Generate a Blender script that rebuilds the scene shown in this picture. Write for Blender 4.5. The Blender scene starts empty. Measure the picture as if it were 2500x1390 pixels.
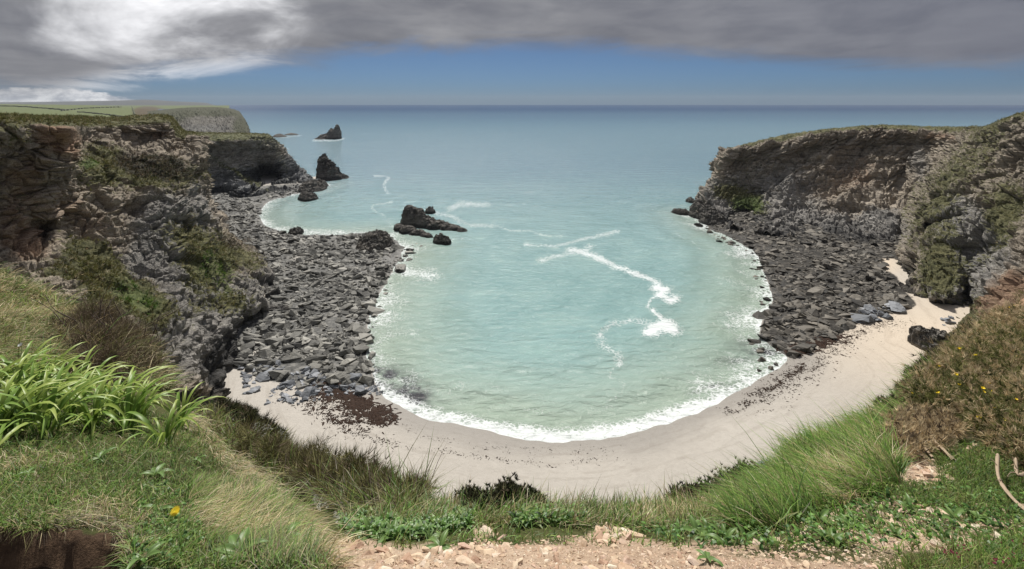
import bpy, bmesh, math, random
import numpy as np

# ---------------------------------------------------------------- camera
H, F, CX, HY = 40.0, 1250.0, 1250.0, 247.0      # eye height above the sea, focal length, centre and horizon (photo pixels)
SC = bpy.context.scene
cam_d = bpy.data.cameras.new('camera')
cam_d.sensor_width = 36.0
cam_d.sensor_fit = 'HORIZONTAL'
cam_d.lens = 18.0
cam_d.shift_y = -(695.0 - HY) / 2500.0
cam_d.clip_start = 0.05
cam_d.clip_end = 60000.0
cam = bpy.data.objects.new('camera', cam_d)
cam.location = (0, 0, H)
cam.rotation_euler = (math.radians(90), 0, 0)
SC.collection.objects.link(cam)
SC.camera = cam

# ---------------------------------------------------------------- node helper
class NT:
    def __init__(self, tree):
        self.t = tree
        self.n = tree.nodes
        self.l = tree.links
    def put(self, sock, v):
        if v is None:
            return
        if isinstance(v, bpy.types.NodeSocket):
            self.l.new(v, sock)
        else:
            try:
                sock.default_value = v
            except Exception:
                sock.default_value = (v[0], v[1], v[2], 1.0) if len(v) == 3 else v[:3]
    def add(self, typ, ins=None, **props):
        nd = self.n.new(typ)
        for k, v in props.items():
            setattr(nd, k, v)
        for k, v in (ins or {}).items():
            self.put(nd.inputs[k], v)
        return nd
    def math(self, op, a, b=None, c=None, clamp=False):
        nd = self.add('ShaderNodeMath', operation=op, use_clamp=clamp)
        for i, v in enumerate((a, b, c)):
            self.put(nd.inputs[i], v)
        return nd.outputs[0]
    def mul(self, a, b): return self.math('MULTIPLY', a, b)
    def addf(self, a, b): return self.math('ADD', a, b)
    def sub(self, a, b): return self.math('SUBTRACT', a, b)
    def vmath(self, op, a, b=None):
        nd = self.add('ShaderNodeVectorMath', operation=op)
        self.put(nd.inputs[0], a)
        if b is not None:
            self.put(nd.inputs[3] if op == 'SCALE' else nd.inputs[1], b)
        return nd.outputs['Value'] if op in ('DOT_PRODUCT', 'LENGTH', 'DISTANCE') else nd.outputs['Vector']
    def step(self, v, lo, hi):
        nd = self.add('ShaderNodeMapRange', interpolation_type='SMOOTHSTEP')
        for k, x in (('Value', v), ('From Min', lo), ('From Max', hi)):
            self.put(nd.inputs[k], x)
        return nd.outputs['Result']
    def noise(self, vec, scale, detail=5, rough=0.55, dist=0.0):
        nd = self.add('ShaderNodeTexNoise', {'Vector': vec, 'Scale': scale, 'Detail': detail, 'Roughness': rough, 'Distortion': dist})
        return nd.outputs['Fac']
    def mix(self, f, a, b, mode='MIX'):
        nd = self.add('ShaderNodeMix', data_type='RGBA', blend_type=mode)
        self.put(nd.inputs[0], f)
        self.put(nd.inputs[6], a)
        self.put(nd.inputs[7], b)
        return nd.outputs[2]
    def ramp(self, f, stops):
        nd = self.add('ShaderNodeValToRGB')
        e = nd.color_ramp.elements
        while len(e) < len(stops):
            e.new(0.5)
        for el, (p, c) in zip(e, stops):
            el.position = p
            el.color = (c[0], c[1], c[2], 1)
        self.put(nd.inputs[0], f)
        return nd.outputs[0]
    def attr(self, name, out='Fac'):
        return self.add('ShaderNodeAttribute', attribute_name=name).outputs[out]
    def mapping(self, vec, scale=(1, 1, 1), rot=(0, 0, 0), loc=(0, 0, 0)):
        return self.add('ShaderNodeMapping', {'Vector': vec, 'Scale': scale, 'Rotation': rot, 'Location': loc}).outputs[0]
    def bump(self, h, strength, dist):
        return self.add('ShaderNodeBump', {'Height': h, 'Strength': strength, 'Distance': dist}).outputs[0]

# ---------------------------------------------------------------- world: blue band under a grey deck of cloud
SUN_EL, SUN_AZ = math.radians(54), math.radians(-9)      # azimuth from +Y, negative = left
sun_dir = np.array([math.sin(SUN_AZ) * math.cos(SUN_EL), math.cos(SUN_AZ) * math.cos(SUN_EL), math.sin(SUN_EL)])
world = bpy.data.worlds.new('World')
SC.world = world
world.use_nodes = True
w = NT(world.node_tree)
w.n.clear()
wo = w.add('ShaderNodeOutputWorld')
bg = w.add('ShaderNodeBackground', {'Strength': 0.1})
w.l.new(bg.outputs[0], wo.inputs[0])
sky = w.add('ShaderNodeTexSky', sky_type='NISHITA')
sky.sun_disc = False
sky.sun_elevation = SUN_EL
sky.sun_rotation = SUN_AZ
sky.altitude = 40.0
sky.air_density = 1.0
sky.dust_density = 0.4
sky.ozone_density = 3.0
dirv = w.add('ShaderNodeTexCoord').outputs['Generated']
sep = w.add('ShaderNodeSeparateXYZ', {0: dirv})
dx, dy, dz = sep.outputs
zc = w.math('MAXIMUM', dz, 0.0)
# direction projected on the flat cloud deck
inv = w.math('DIVIDE', 1.0, w.addf(zc, 0.06))
cp = w.vmath('SCALE', dirv, inv)
cpn = w.mapping(cp, scale=(1.0, 1.0, 0.0))
n_big = w.noise(w.mapping(cpn, scale=(0.34, 0.30, 1), loc=(3.1, 7.7, 0)), 1.0, 4, 0.55, 0.2)
n_fine = w.noise(w.mapping(cpn, scale=(1.2, 0.9, 1), loc=(0.4, 2.2, 0)), 1.0, 4, 0.6, 0.2)
az = w.math('ARCTAN2', dx, dy)
azv = w.add('ShaderNodeCombineXYZ', {0: w.mul(az, 1.0), 1: w.mul(dz, 5.0)}).outputs[0]
n_edge = w.noise(azv, 3.6, 6, 0.66, 0.9)
# the deck's far edge stands 3 to 7 degrees above the sea
edge = w.add('ShaderNodeFloatCurve')
cm = edge.mapping
cv = cm.curves[0]
for i, (a, b) in enumerate([(0.0, 0.15), (1.0, 0.15), (0.375, 0.06), (0.3926, 0.16), (0.414, 0.29), (0.4394, 0.385), (0.4686, 0.485), (0.50, 0.54), (0.5434, 0.44), (0.586, 0.32), (0.625, 0.23), (0.70, 0.2)]):
    if i < 2:
        cv.points[0 if i == 0 else 1].location = (a, b)
    else:
        cv.points.new(a, b)
cm.update()
w.put(edge.inputs['Value'], w.addf(w.mul(az, 1 / (2 * math.pi)), 0.5))
edge_h = w.mul(edge.outputs[0], 0.2)
hgt = w.sub(w.addf(dz, w.mul(w.sub(n_edge, 0.5), 0.075)), edge_h)
deck = w.step(hgt, -0.022, 0.026)
# how thin the deck is: bright where the sun stands behind it
glow_dir = np.array([-0.66, 1.0, 0.165]); glow_dir /= np.linalg.norm(glow_dir)
gd = w.vmath('DOT_PRODUCT', w.vmath('NORMALIZE', w.mapping(dirv, scale=(1, 1, 1.9))), tuple((lambda v: v / np.linalg.norm(v))(glow_dir * np.array([1, 1, 1.9]))))
glow = w.step(gd, 0.962, 0.9985)
thin = w.step(w.addf(n_big, w.mul(n_fine, 0.35)), 0.50, 0.86)
grey = w.ramp(w.addf(w.mul(n_big, 0.6), w.mul(n_fine, 0.4)), [(0.30, (1.55, 1.58, 1.78)), (0.5, (1.95, 1.98, 2.14)), (0.72, (2.7, 2.72, 2.85))])
grey = w.mix(w.mul(w.step(az, -0.1, 0.9), 0.6), grey, (1.35, 1.45, 1.85))
wv2 = w.add('ShaderNodeCombineXYZ', {0: az, 1: w.mul(dz, 1.7)}).outputs[0]
n_w = w.noise(wv2, 5.2, 6, 0.58, 0.45)
n_w2 = w.noise(w.mapping(wv2, scale=(1, 1.7, 1), loc=(4.2, 1.3, 0)), 6.0, 5, 0.58, 0.35)
white = w.mul(glow, w.step(w.addf(w.addf(w.mul(n_w, 0.75), w.mul(n_w2, 0.25)), w.mul(glow, 0.30)), 0.63, 1.02))
grey = w.mix(w.mul(w.step(n_w2, 0.35, 0.68), 0.6), grey, w.mix(1.0, grey, (0.60, 0.62, 0.68), 'MULTIPLY'))
# an overcast sky grows brighter towards the zenith
lum = w.addf(0.88, w.mul(zc, 0.8))
grey = w.vmath('SCALE', grey, lum)
cloudc = w.mix(white, grey, (9.6, 9.6, 9.8))
rim = w.mul(w.mul(w.step(hgt, 0.035, 0.0), w.step(w.math('ABSOLUTE', w.addf(az, 0.60)), 0.26, 0.03)), w.step(n_edge, 0.46, 0.66))
cloudc = w.mix(w.mul(rim, 0.75), cloudc, (8.0, 8.0, 8.2))
skyc = w.mix(1.0, sky.outputs[0], w.mix(w.step(dz, 0.0, 0.11), (0.160, 0.258, 0.465), (0.178, 0.240, 0.365)), 'MULTIPLY')
n_cum = w.noise(w.add('ShaderNodeCombineXYZ', {0: az, 1: w.mul(dz, 2.2)}).outputs[0], 30.0, 6, 0.6, 0.2)
cum_h = w.mul(w.step(az, -0.60, -0.80), w.add('ShaderNodeValue').outputs[0]) if False else w.step(az, -0.595, -0.72)
cum = w.mul(w.step(w.sub(w.addf(w.mul(cum_h, 0.020), w.mul(w.sub(n_cum, 0.5), 0.02)), dz), 0.0, 0.004), w.step(dz, -0.01, 0.001))
cum = w.mul(cum, w.step(az, -0.60, -0.66))
skyc = w.mix(w.mul(cum, 0.9), skyc, w.mix(w.step(n_cum, 0.35, 0.65), (3.0, 3.15, 3.5), (7.5, 7.5, 7.5)))
w.put(bg.inputs['Color'], w.mix(deck, skyc, cloudc))

# ---------------------------------------------------------------- sun through thin cloud
sl = bpy.data.lights.new('sun', 'SUN')
sl.energy = 4.2
sl.angle = math.radians(5)
sl.color = (1.0, 0.955, 0.88)
so = bpy.data.objects.new('sun', sl)
SC.collection.objects.link(so)
from mathutils import Vector, Matrix, Euler
so.rotation_euler = Vector(tuple(sun_dir)).to_track_quat('Z', 'Y').to_euler()
so.location = (-20, 80, 140)

SC.view_settings.view_transform = 'Standard'
SC.view_settings.look = 'None'
SC.view_settings.gamma = 1.0
SC.view_settings.exposure = 0.38
SC.view_settings.use_curve_mapping = False
SC.render.engine = 'CYCLES'
SC.cycles.use_denoising = True
SC.cycles.max_bounces = 5
SC.cycles.diffuse_bounces = 3
SC.cycles.glossy_bounces = 2
SC.cycles.transmission_bounces = 3
SC.cycles.transparent_max_bounces = 4

# ---------------------------------------------------------------- geometry helpers
rng = np.random.default_rng(7)
random.seed(7)
COL = SC.collection

def P(px, py, d):
    px, py, d = np.broadcast_arrays(*[np.asarray(a, float) for a in (px, py, d)])
    return np.stack([d * (px - CX) / F, d, H - d * (py - HY) / F], -1)
def G(px, py, z=0.0):                       # pixel on the level z
    py = np.asarray(py, float)
    return P(px, py, (H - z) * F / (py - HY))
def pix(p):
    return CX + F * p[..., 0] / p[..., 1], HY + F * (H - p[..., 2]) / p[..., 1]

_perm = np.concatenate([np.random.default_rng(3).permutation(256)] * 3)
_grad = np.random.default_rng(4).normal(size=(256, 3))
_grad /= np.linalg.norm(_grad, axis=1)[:, None]
def perlin(p, seed=0):
    p = np.asarray(p, float) + seed * 17.37
    i = np.floor(p).astype(np.int64)
    f = p - i
    i &= 255
    u = f * f * f * (f * (f * 6 - 15) + 10)
    out = 0
    for a in (0, 1):
        wa = u[..., 0] if a else 1 - u[..., 0]
        for b in (0, 1):
            wb = u[..., 1] if b else 1 - u[..., 1]
            for c in (0, 1):
                wc = u[..., 2] if c else 1 - u[..., 2]
                h = _perm[_perm[_perm[(i[..., 0] + a) & 255] + ((i[..., 1] + b) & 255)] + ((i[..., 2] + c) & 255)]
                g = _grad[h]
                out = out + wa * wb * wc * (g[..., 0] * (f[..., 0] - a) + g[..., 1] * (f[..., 1] - b) + g[..., 2] * (f[..., 2] - c))
    return out * 1.5
def fbm(p, octv=4, seed=0, gain=0.5, ridged=False):
    p = np.asarray(p, float)
    out, amp, tot = 0, 1.0, 0.0
    for o in range(octv):
        n = perlin(p * (2.03 ** o), seed + o)
        out = out + amp * ((1 - 2 * np.abs(n)) if ridged else n)
        tot += amp
        amp *= gain
    return out / tot
_wj = np.random.default_rng(5).random((256, 3))
_wd = np.random.default_rng(6).normal(size=(256, 3))
def worley(p, seed=0, facet=False):
    p = np.asarray(p, float) + seed * 31.7
    i = np.floor(p).astype(np.int64)
    f = p - i
    d1 = np.full(p.shape[:-1], 9.0)
    d2 = d1.copy()
    idv = np.zeros(p.shape[:-1])
    fac = np.zeros(p.shape[:-1])
    for a in (-1, 0, 1):
        for b in (-1, 0, 1):
            for c in (-1, 0, 1):
                h = _perm[_perm[_perm[(i[..., 0] + a) & 255] + ((i[..., 1] + b) & 255)] + ((i[..., 2] + c) & 255)]
                o = _wj[h]
                dd = (o[..., 0] + a - f[..., 0]) ** 2 + (o[..., 1] + b - f[..., 1]) ** 2 + (o[..., 2] + c - f[..., 2]) ** 2
                closer = dd < d1
                d2 = np.where(closer, d1, np.minimum(d2, dd))
                idv = np.where(closer, h / 255.0, idv)
                d1 = np.where(closer, dd, d1)
                if facet:                                        # every cell is a plane of its own tilt
                    g = _wd[h]
                    fac = np.where(closer, -((o[..., 0] + a - f[..., 0]) * g[..., 0] + (o[..., 1] + b - f[..., 1]) * g[..., 1] + (o[..., 2] + c - f[..., 2]) * g[..., 2]), fac)
    if facet:
        return np.sqrt(d1), np.sqrt(d2), idv, np.tanh(fac * 1.4) * 0.62
    return np.sqrt(d1), np.sqrt(d2), idv
def sstep(x, a, b):
    t = np.clip((np.asarray(x, float) - a) / (b - a), 0, 1)
    return t * t * (3 - 2 * t)

def tag(o, label=None, cat=None, group=None, kind=None):
    for k, v in (('label', label), ('category', cat), ('group', group), ('kind', kind)):
        if v:
            o[k] = v
    return o
def link(name, data, parent=None):
    o = bpy.data.objects.new(name, data)
    COL.objects.link(o)
    if parent is not None:
        o.parent = parent
    return o
def make_mesh(name, V, quads=None, tris=None, attrs=None, mat=None, smooth=False, col=None):
    me = bpy.data.meshes.new(name)
    V = np.asarray(V, np.float32).reshape(-1, 3)
    q = np.zeros((0, 4), np.int32) if quads is None else np.asarray(quads, np.int32)
    t = np.zeros((0, 3), np.int32) if tris is None else np.asarray(tris, np.int32)
    me.vertices.add(len(V))
    me.vertices.foreach_set('co', V.ravel())
    nl = q.size + t.size
    me.loops.add(nl)
    me.loops.foreach_set('vertex_index', np.concatenate([q.ravel(), t.ravel()]).astype(np.int32))
    me.polygons.add(len(q) + len(t))
    st = np.concatenate([np.arange(len(q)) * 4, q.size + np.arange(len(t)) * 3]).astype(np.int32)
    me.polygons.foreach_set('loop_start', st)
    me.polygons.foreach_set('use_smooth', np.full(len(st), smooth))
    me.update(calc_edges=True)
    for k, v in (attrs or {}).items():
        a = me.attributes.new(k, 'FLOAT', 'POINT')
        a.data.foreach_set('value', np.asarray(v, np.float32).ravel())
    if col is not None:
        a = me.attributes.new('Col', 'FLOAT_COLOR', 'POINT')
        c = np.ones((len(V), 4), np.float32)
        c[:, :3] = col
        a.data.foreach_set('color', c.ravel())
    if mat:
        me.materials.append(mat)
    return me
def grid_quads(R, C):
    a = np.arange(R * C).reshape(R, C)
    return np.stack([a[:-1, :-1], a[:-1, 1:], a[1:, 1:], a[1:, :-1]], -1).reshape(-1, 4)
def grid_obj(name, V, mat, attrs=None, smooth=False, flip=False, kind='structure', parent=None):
    q = grid_quads(*V.shape[:2])
    if flip:
        q = q[:, ::-1]
    return tag(link(name, make_mesh(name, V, q, attrs=attrs, mat=mat, smooth=smooth), parent), kind=kind)
def cr(ctrl, m, axis):
    """uniform Catmull-Rom through control rows"""
    c = np.moveaxis(np.asarray(ctrl, float), axis, 0)
    n = len(c)
    t = np.linspace(0, n - 1 - 1e-9, m)
    i = t.astype(int)
    f = (t - i).reshape((-1,) + (1,) * (c.ndim - 1))
    g = lambda k: c[np.clip(i + k, 0, n - 1)]
    p0, p1, p2, p3 = g(-1), g(0), g(1), g(2)
    r = 0.5 * (2 * p1 + (p2 - p0) * f + (2 * p0 - 5 * p1 + 4 * p2 - p3) * f ** 2 + (3 * p1 - p0 - 3 * p2 + p3) * f ** 3)
    return np.moveaxis(r, 0, axis)
def seg_dist(p, poly):
    """distance from points (..,2) to an open polyline, and the position along it"""
    best = np.full(p.shape[:-1], 1e9)
    for a, b in zip(poly[:-1], poly[1:]):
        a, b = np.asarray(a, float), np.asarray(b, float)
        ab = b - a
        t = np.clip(((p - a) @ ab) / max(ab @ ab, 1e-9), 0, 1)
        d = np.linalg.norm(p - (a + t[..., None] * ab), axis=-1)
        best = np.minimum(best, d)
    return best
def inside(p, poly):
    x, y = p[..., 0], p[..., 1]
    poly = np.asarray(poly, float)
    r = np.zeros(x.shape, bool)
    for (x0, y0), (x1, y1) in zip(poly, np.roll(poly, -1, 0)):
        c = ((y0 > y) != (y1 > y))
        with np.errstate(divide='ignore', invalid='ignore'):
            r ^= c & (x < (x1 - x0) * (y - y0) / (y1 - y0 if y1 != y0 else 1e-9) + x0)
    return r
def blobs(px, py, lst):
    """soft patches (centre x, y, half width, half height, strength[, tilt deg]) in photo pixels"""
    out = np.zeros(np.shape(px))
    for b in lst:
        a = math.radians(b[5]) if len(b) > 5 else 0
        ex, ey = px - b[0], py - b[1]
        rx = (ex * math.cos(a) + ey * math.sin(a)) / b[2]
        ry = (-ex * math.sin(a) + ey * math.cos(a)) / b[3]
        out = out + b[4] * np.exp(-(rx ** 2 + ry ** 2))
    return out
def material(name):
    m = bpy.data.materials.new(name)
    m.use_nodes = True
    t = NT(m.node_tree)
    b = t.n['Principled BSDF']
    return m, t, b

# ================================================================ materials of the setting
def rock_material(name, tone=(1, 1, 1), bed=(0.35, 0.2, 0.0), bed_scale=(0.22, 0.22, 1.9)):
    m, t, b = material(name)
    pos = t.add('ShaderNodeNewGeometry').outputs['Position']
    st = t.mapping(pos, scale=bed_scale, rot=bed)
    nst = t.noise(st, 0.55, 9, 0.62, 0.9)
    nbig = t.noise(pos, 0.07, 6, 0.6, 0.3)
    nmid = t.noise(pos, 0.42, 8, 0.65)
    nfin = t.noise(pos, 2.2, 6, 0.65)
    nlam = t.noise(t.mapping(pos, scale=(bed_scale[0] * 1.6, bed_scale[1] * 1.6, 5.5), rot=bed), 1.0, 8, 0.7, 0.6)
    ncon = t.noise(pos, 6.0, 5, 0.75)
    v = t.addf(t.addf(t.addf(t.mul(nst, 0.35), t.mul(nbig, 0.22)), t.mul(nlam, 0.33)), t.addf(t.mul(nfin, 0.20), t.mul(t.sub(ncon, 0.5), 0.55)))
    c = t.ramp(v, [(0.35, (0.045, 0.038, 0.032)), (0.45, (0.155, 0.132, 0.106)), (0.54, (0.29, 0.25, 0.20)), (0.68, (0.48, 0.425, 0.35))])
    g = t.ramp(v, [(0.35, (0.035, 0.036, 0.038)), (0.46, (0.135, 0.132, 0.128)), (0.55, (0.25, 0.24, 0.225)), (0.68, (0.46, 0.44, 0.41))])
    c = t.mix(t.step(t.addf(t.attr('grey'), t.mul(t.sub(nmid, 0.5), 0.9)), 0.25, 0.75), c, g)
    ru = t.ramp(v, [(0.36, (0.075, 0.047, 0.033)), (0.5, (0.25, 0.158, 0.105)), (0.66, (0.44, 0.315, 0.22))])
    c = t.mix(t.step(t.addf(t.attr('rust'), t.mul(t.sub(nmid, 0.5), 0.8)), 0.25, 0.8), c, ru)
    c = t.mix(t.mul(t.step(t.addf(t.attr('pale'), t.mul(t.sub(nst, 0.5), 1.2)), 0.3, 0.8), 0.8), c, (0.46, 0.41, 0.34))
    c = t.mix(t.mul(t.step(t.addf(t.attr('wet'), t.mul(t.sub(nmid, 0.5), 0.6)), 0.3, 0.8), 0.8), c, (0.020, 0.021, 0.023))  # damp foot of the rock, plus shade of caves and clefts painted dark
    nveg = t.noise(pos, 0.9, 8, 0.7)
    nz = t.add('ShaderNodeSeparateXYZ', {0: t.add('ShaderNodeNewGeometry').outputs['Normal']}).outputs[2]
    vf = t.addf(t.addf(t.attr('veg'), t.mul(t.sub(nveg, 0.5), 1.7)), t.mul(nz, 0.30))
    vm = t.step(vf, 0.46, 0.66)
    gc = t.ramp(t.addf(t.mul(nfin, 0.55), t.mul(nmid, 0.45)), [(0.32, (0.026, 0.030, 0.012)), (0.44, (0.075, 0.078, 0.032)), (0.56, (0.145, 0.140, 0.064)), (0.72, (0.27, 0.235, 0.13))])
    gl = t.ramp(nfin, [(0.3, (0.045, 0.068, 0.020)), (0.55, (0.115, 0.155, 0.045)), (0.75, (0.20, 0.23, 0.09))])
    gc = t.mix(t.step(t.attr('lush'), 0.2, 0.9), gc, gl)
    gc = t.mix(t.step(t.addf(t.attr('scrub'), t.mul(t.sub(nmid, 0.5), 1.1)), 0.35, 0.7), gc, t.ramp(nfin, [(0.35, (0.012, 0.011, 0.006)), (0.62, (0.055, 0.048, 0.024))]))
    c = t.mix(vm, c, gc)
    c = t.mix(1.0, c, tone, 'MULTIPLY')
    t.put(b.inputs['Base Color'], c)
    b.inputs['Roughness'].default_value = 0.85
    b.inputs['Specular IOR Level'].default_value = 0.25
    hgt = t.addf(t.addf(t.mul(nst, 1.2), t.mul(nmid, 0.5)), t.addf(t.mul(ncon, 0.30), t.mul(nlam, 0.6)))
    t.put(b.inputs['Normal'], t.bump(hgt, 1.0, 0.75))
    return m

M_LEFT = rock_material('slate_left', bed=(0.12, 0.25, 0.0), bed_scale=(0.38, 0.38, 1.1), tone=(1.02, 1.0, 0.97))
M_HEAD = rock_material('slate_headland', bed=(0.1, -0.35, 0.0), tone=(0.92, 0.97, 1.02))
M_RIGHT = rock_material('slate_right', bed=(0.15, -0.55, 0.0), bed_scale=(0.16, 0.16, 2.0), tone=(0.96, 0.95, 0.94))
M_SEAROCK = rock_material('sea_rock', bed=(0.2, 0.4, 0.0), tone=(0.62, 0.60, 0.57))

# ================================================================ cliffs
def cliff(name, cols, nr, nc, mat, push=(), masks=None, amp=1.0, bed=(0.1, 0.05, 1.0), rim_row=1, flip=False, thick=1.1, fold=0.6, fold_len=7.0, aniso=1.35, strat=0.55, tuft=None):
    """cols: columns of (px, py, distance) from the land behind the rim down to the foot"""
    ctrl = np.array(cols, float)                                 # (C, R, 3)
    low = np.linspace(0, 1, ctrl.shape[1])[None, :] ** 1.5          # keep the foot on the shore line
    ctrl[..., 2] *= 1 - low * (1 - (ctrl[..., 1] - HY - 7) / (ctrl[..., 1] - HY))
    ctrl[..., 2] = np.log(ctrl[..., 2])
    g = cr(cr(ctrl, nc, 0), nr, 1)
    px, py, d = g[..., 0], g[..., 1], np.exp(g[..., 2])
    row = np.linspace(0, ctrl.shape[1] - 1, nr)[None, :] + 0 * px
    face = sstep(row, rim_row - 0.15, rim_row + 0.45)            # 0 on the flat top, 1 on the face
    d = d + blobs(px, py, push) * face
    V = P(px, py, d)
    dc = np.gradient(V, axis=0)
    dr = np.gradient(V, axis=1)
    n = np.cross(dc, dr)
    n /= np.linalg.norm(n, axis=-1)[..., None] + 1e-9
    toc = np.array([0, 0, H]) - V
    n *= np.sign((n * toc).sum(-1))[..., None]
    bd = np.array(bed, float); bd /= np.linalg.norm(bd)
    warp = fbm(V / 9.0, 3, 11)
    s = (V @ bd) / thick + warp * 2.2
    ledge = (s - np.floor(s))
    ledge = np.where(ledge < 0.8, ledge / 0.8, (1 - ledge) / 0.2)
    q = V - bd * (V @ bd)[..., None] * 0.0
    sq = V * 0.75 + bd * (V @ bd)[..., None] * aniso
    wv = np.stack([fbm(V / 5.0, 3, 51), fbm(V / 5.0, 3, 56), fbm(V / 5.0, 3, 61)], -1)
    w1, w2, wid, wf = worley(sq / 5.5 + wv * 0.25, 1, True)
    v1, v2, vid, vf_ = worley(sq / 1.9 + wv * 0.4, 2, True)
    u1, u2, uid, uf = worley(sq / 0.7 + wv * 0.6, 4, True)
    dis = 2.4 * fbm(V / 16.0, 4, 1) + 0.55 * fbm(V / 4.5, 5, 5, 0.55, True)
    dis = dis + 1.3 * (wid - 0.5) + 1.15 * wf - 0.7 * np.exp(-((w2 - w1) / 0.05) ** 2)
    dis = dis + 0.55 * (vid - 0.5) + 0.62 * vf_ - 0.35 * np.exp(-((v2 - v1) / 0.07) ** 2)
    dis = dis + 0.16 * (uid - 0.5) + 0.22 * uf
    dis = dis + strat * (ledge - 0.5) * (0.6 + 0.8 * np.clip(fbm(V / 6.0, 2, 21) + 0.5, 0, 1))
    dis = dis + fold * np.sin((V @ bd) * 2 * np.pi / fold_len + 4.5 * fbm(V / 22.0, 3, 15)) * (0.5 + fbm(V / 14.0, 2, 17))
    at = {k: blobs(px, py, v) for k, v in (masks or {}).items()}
    for k in ('veg', 'rust', 'grey', 'pale', 'wet', 'scrub', 'lush'):
        at.setdefault(k, np.zeros(px.shape))
    at['veg'] = at['veg'] * face + (1 - face) * 1.0
    dis = dis * (1 - 0.55 * np.clip(at['veg'], 0, 1) * face)
    if name == 'cliff_left':                                     # the rim corner stays a plain rim
        dis = dis * (1 - np.clip(blobs(px, py, [(165, 318, 45, 40, 0.85), (200, 330, 30, 30, 0.5)]), 0, 0.85))
    V = V + n * (dis * amp * (0.12 + 0.88 * face))[..., None]
    # small lumps on the flat top so that the skyline is uneven
    V[..., 2] += (1 - face) * amp * 0.9 * fbm(V / 3.0, 4, 31)
    at['wet'] = at['wet'] + sstep(V[..., 2], 4.5, 0.5) * 0.75
    o = grid_obj(name, V, mat, at, flip=flip)
    if tuft:
        CLIFF_TUFTS.append((name, V, np.clip(at['veg'], 0, 1.2) + 0.3 * np.clip(at['scrub'], 0, 1), at['scrub'] + 0.10 * (1 - face), at['lush'], n, tuft))
    return o, V
CLIFF_TUFTS = []

left_cols = [
 [(-500,285,75),(-350,290,55),(-350,400,54),(-350,520,52),(-350,640,50),(-350,800,46),(-350,950,42),(-350,1100,38)],
 [(-60,284,95),(0,297,66),(0,380,65),(0,460,64),(0,560,62),(15,640,60),(60,760,52),(100,900,46)],
 [(60,286,105),(75,300,70),(75,350,68),(80,430,68),(70,520,66),(75,610,64),(120,720,55),(180,880,48)],
 [(110,288,110),(130,301,72),(130,350,70),(130,430,69),(125,520,69),(130,610,66),(180,690,58),(250,860,50)],
 [(190,288,120),(185,302,76),(183,350,74),(185,420,73),(175,510,73),(170,610,69),(240,720,60),(330,900,54)],
 [(230,287,130),(225,304,102),(212,345,96),(204,398,80),(230,500,77),(250,610,72),(310,740,63),(400,930,57)],
 [(290,287,135),(285,303,112),(280,345,106),(255,405,86),(270,505,79),(290,615,74),(350,750,65),(440,945,59)],
 [(335,284,140),(340,298,118),(335,350,114),(310,410,93),(320,510,83),(345,620,77),(400,770,67),(480,965,62)],
 [(415,285,150),(405,297,122),(408,350,118),(370,408,96),(375,510,86),(395,625,79),(440,785,69),(510,978,65)],
 [(445,318,152),(438,325,128),(440,358,122),(425,405,101),(425,510,91),(440,630,82),(490,800,73),(545,975,69)],
 [(470,326,152),(476,331,125),(482,350,116),(484,400,108),(488,480,103),(510,620,91),(545,800,80),(575,945,74)],
 [(472,328,152),(480,333,130),(488,352,122),(492,400,115),(503,500,109),(550,640,101),(640,740,95),(690,850,85)],
 [(474,330,152),(481,335,135),(489,355,128),(493,402,122),(510,500,119),(560,600,117),(650,665,112),(712,765,99)],
 [(476,331,160),(481,336,150),(488,360,150),(490,410,148),(500,480,145),(530,550,140),(600,608,134),(700,668,122)],
 [(476,333,185),(476,338,175),(476,370,175),(478,420,178),(484,460,180),(495,482,188),(508,492,200),(535,525,185)],
]
left_masks = dict(
    veg=[(30,330,60,22,0.5),(250,390,60,40,0.85),(400,415,110,32,0.75),(60,480,45,60,0.3),(480,640,40,90,0.75),(540,640,35,60,0.6),(560,740,45,40,0.55),
         (430,570,60,45,0.45),(300,690,110,40,0.8,40),(220,660,90,40,0.9,40),(340,760,80,40,0.8,45),(250,720,60,50,0.7,40),(600,640,60,30,0.5,35),(620,800,30,60,0.3),(470,760,70,30,0.2),(130,660,50,25,0.4),(300,440,90,40,0.35),(400,450,80,40,0.3)],
    scrub=[(400,410,120,40,0.9),(330,380,60,25,0.5),(570,590,50,30,0.8),(640,700,50,50,0.4),(200,690,50,25,0.5,40)],
    lush=[(225,395,22,12,1.1),(500,640,50,70,0.5),(330,730,90,40,0.7,40),(560,690,40,50,0.5)],
    rust=[(130,330,70,35,0.7),(170,360,40,45,0.6),(60,420,70,80,0.5),(40,560,80,90,0.55),(170,500,60,70,0.4),(240,560,60,60,0.35),(380,330,50,22,0.5),(90,600,50,40,0.4)],
    grey=[(430,600,110,90,0.9),(480,800,110,110,1.2),(560,850,100,90,1.3),(400,520,90,60,0.6),(650,720,70,80,0.9),(350,640,80,50,0.4),(480,480,25,120,0.5)],
    pale=[(130,500,35,70,0.30),(480,430,12,100,0.25),(400,600,60,30,0.25),(660,730,40,14,0.6,35),(80,640,30,16,0.6),(100,400,30,40,0.15)],
    wet=[(545,880,50,70,0.8),(640,812,60,36,1.6),(690,655,40,12,0.9,20),(500,900,50,60,0.5),(350,500,60,25,0.25)])  # cave and overhang shade painted dark here, beside the damp foot
left_push = [(105,565,26,30,5.0),(640,802,48,30,14.0),(690,742,34,9,6.0,35),(665,648,36,11,7.0,25),(600,830,35,20,4.0),(300,520,30,25,1.5),(700,735,30,10,2.5)]
cliff('cliff_left', left_cols, 380, 520, M_LEFT, left_push, left_masks, 1.0, (0.25, 0.1, 1.0), thick=1.0, aniso=0.7, strat=0.4, tuft=(22000, 0.42, 'grass_left_cliff', 'grass and scrub clinging to the left cliff'))

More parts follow.
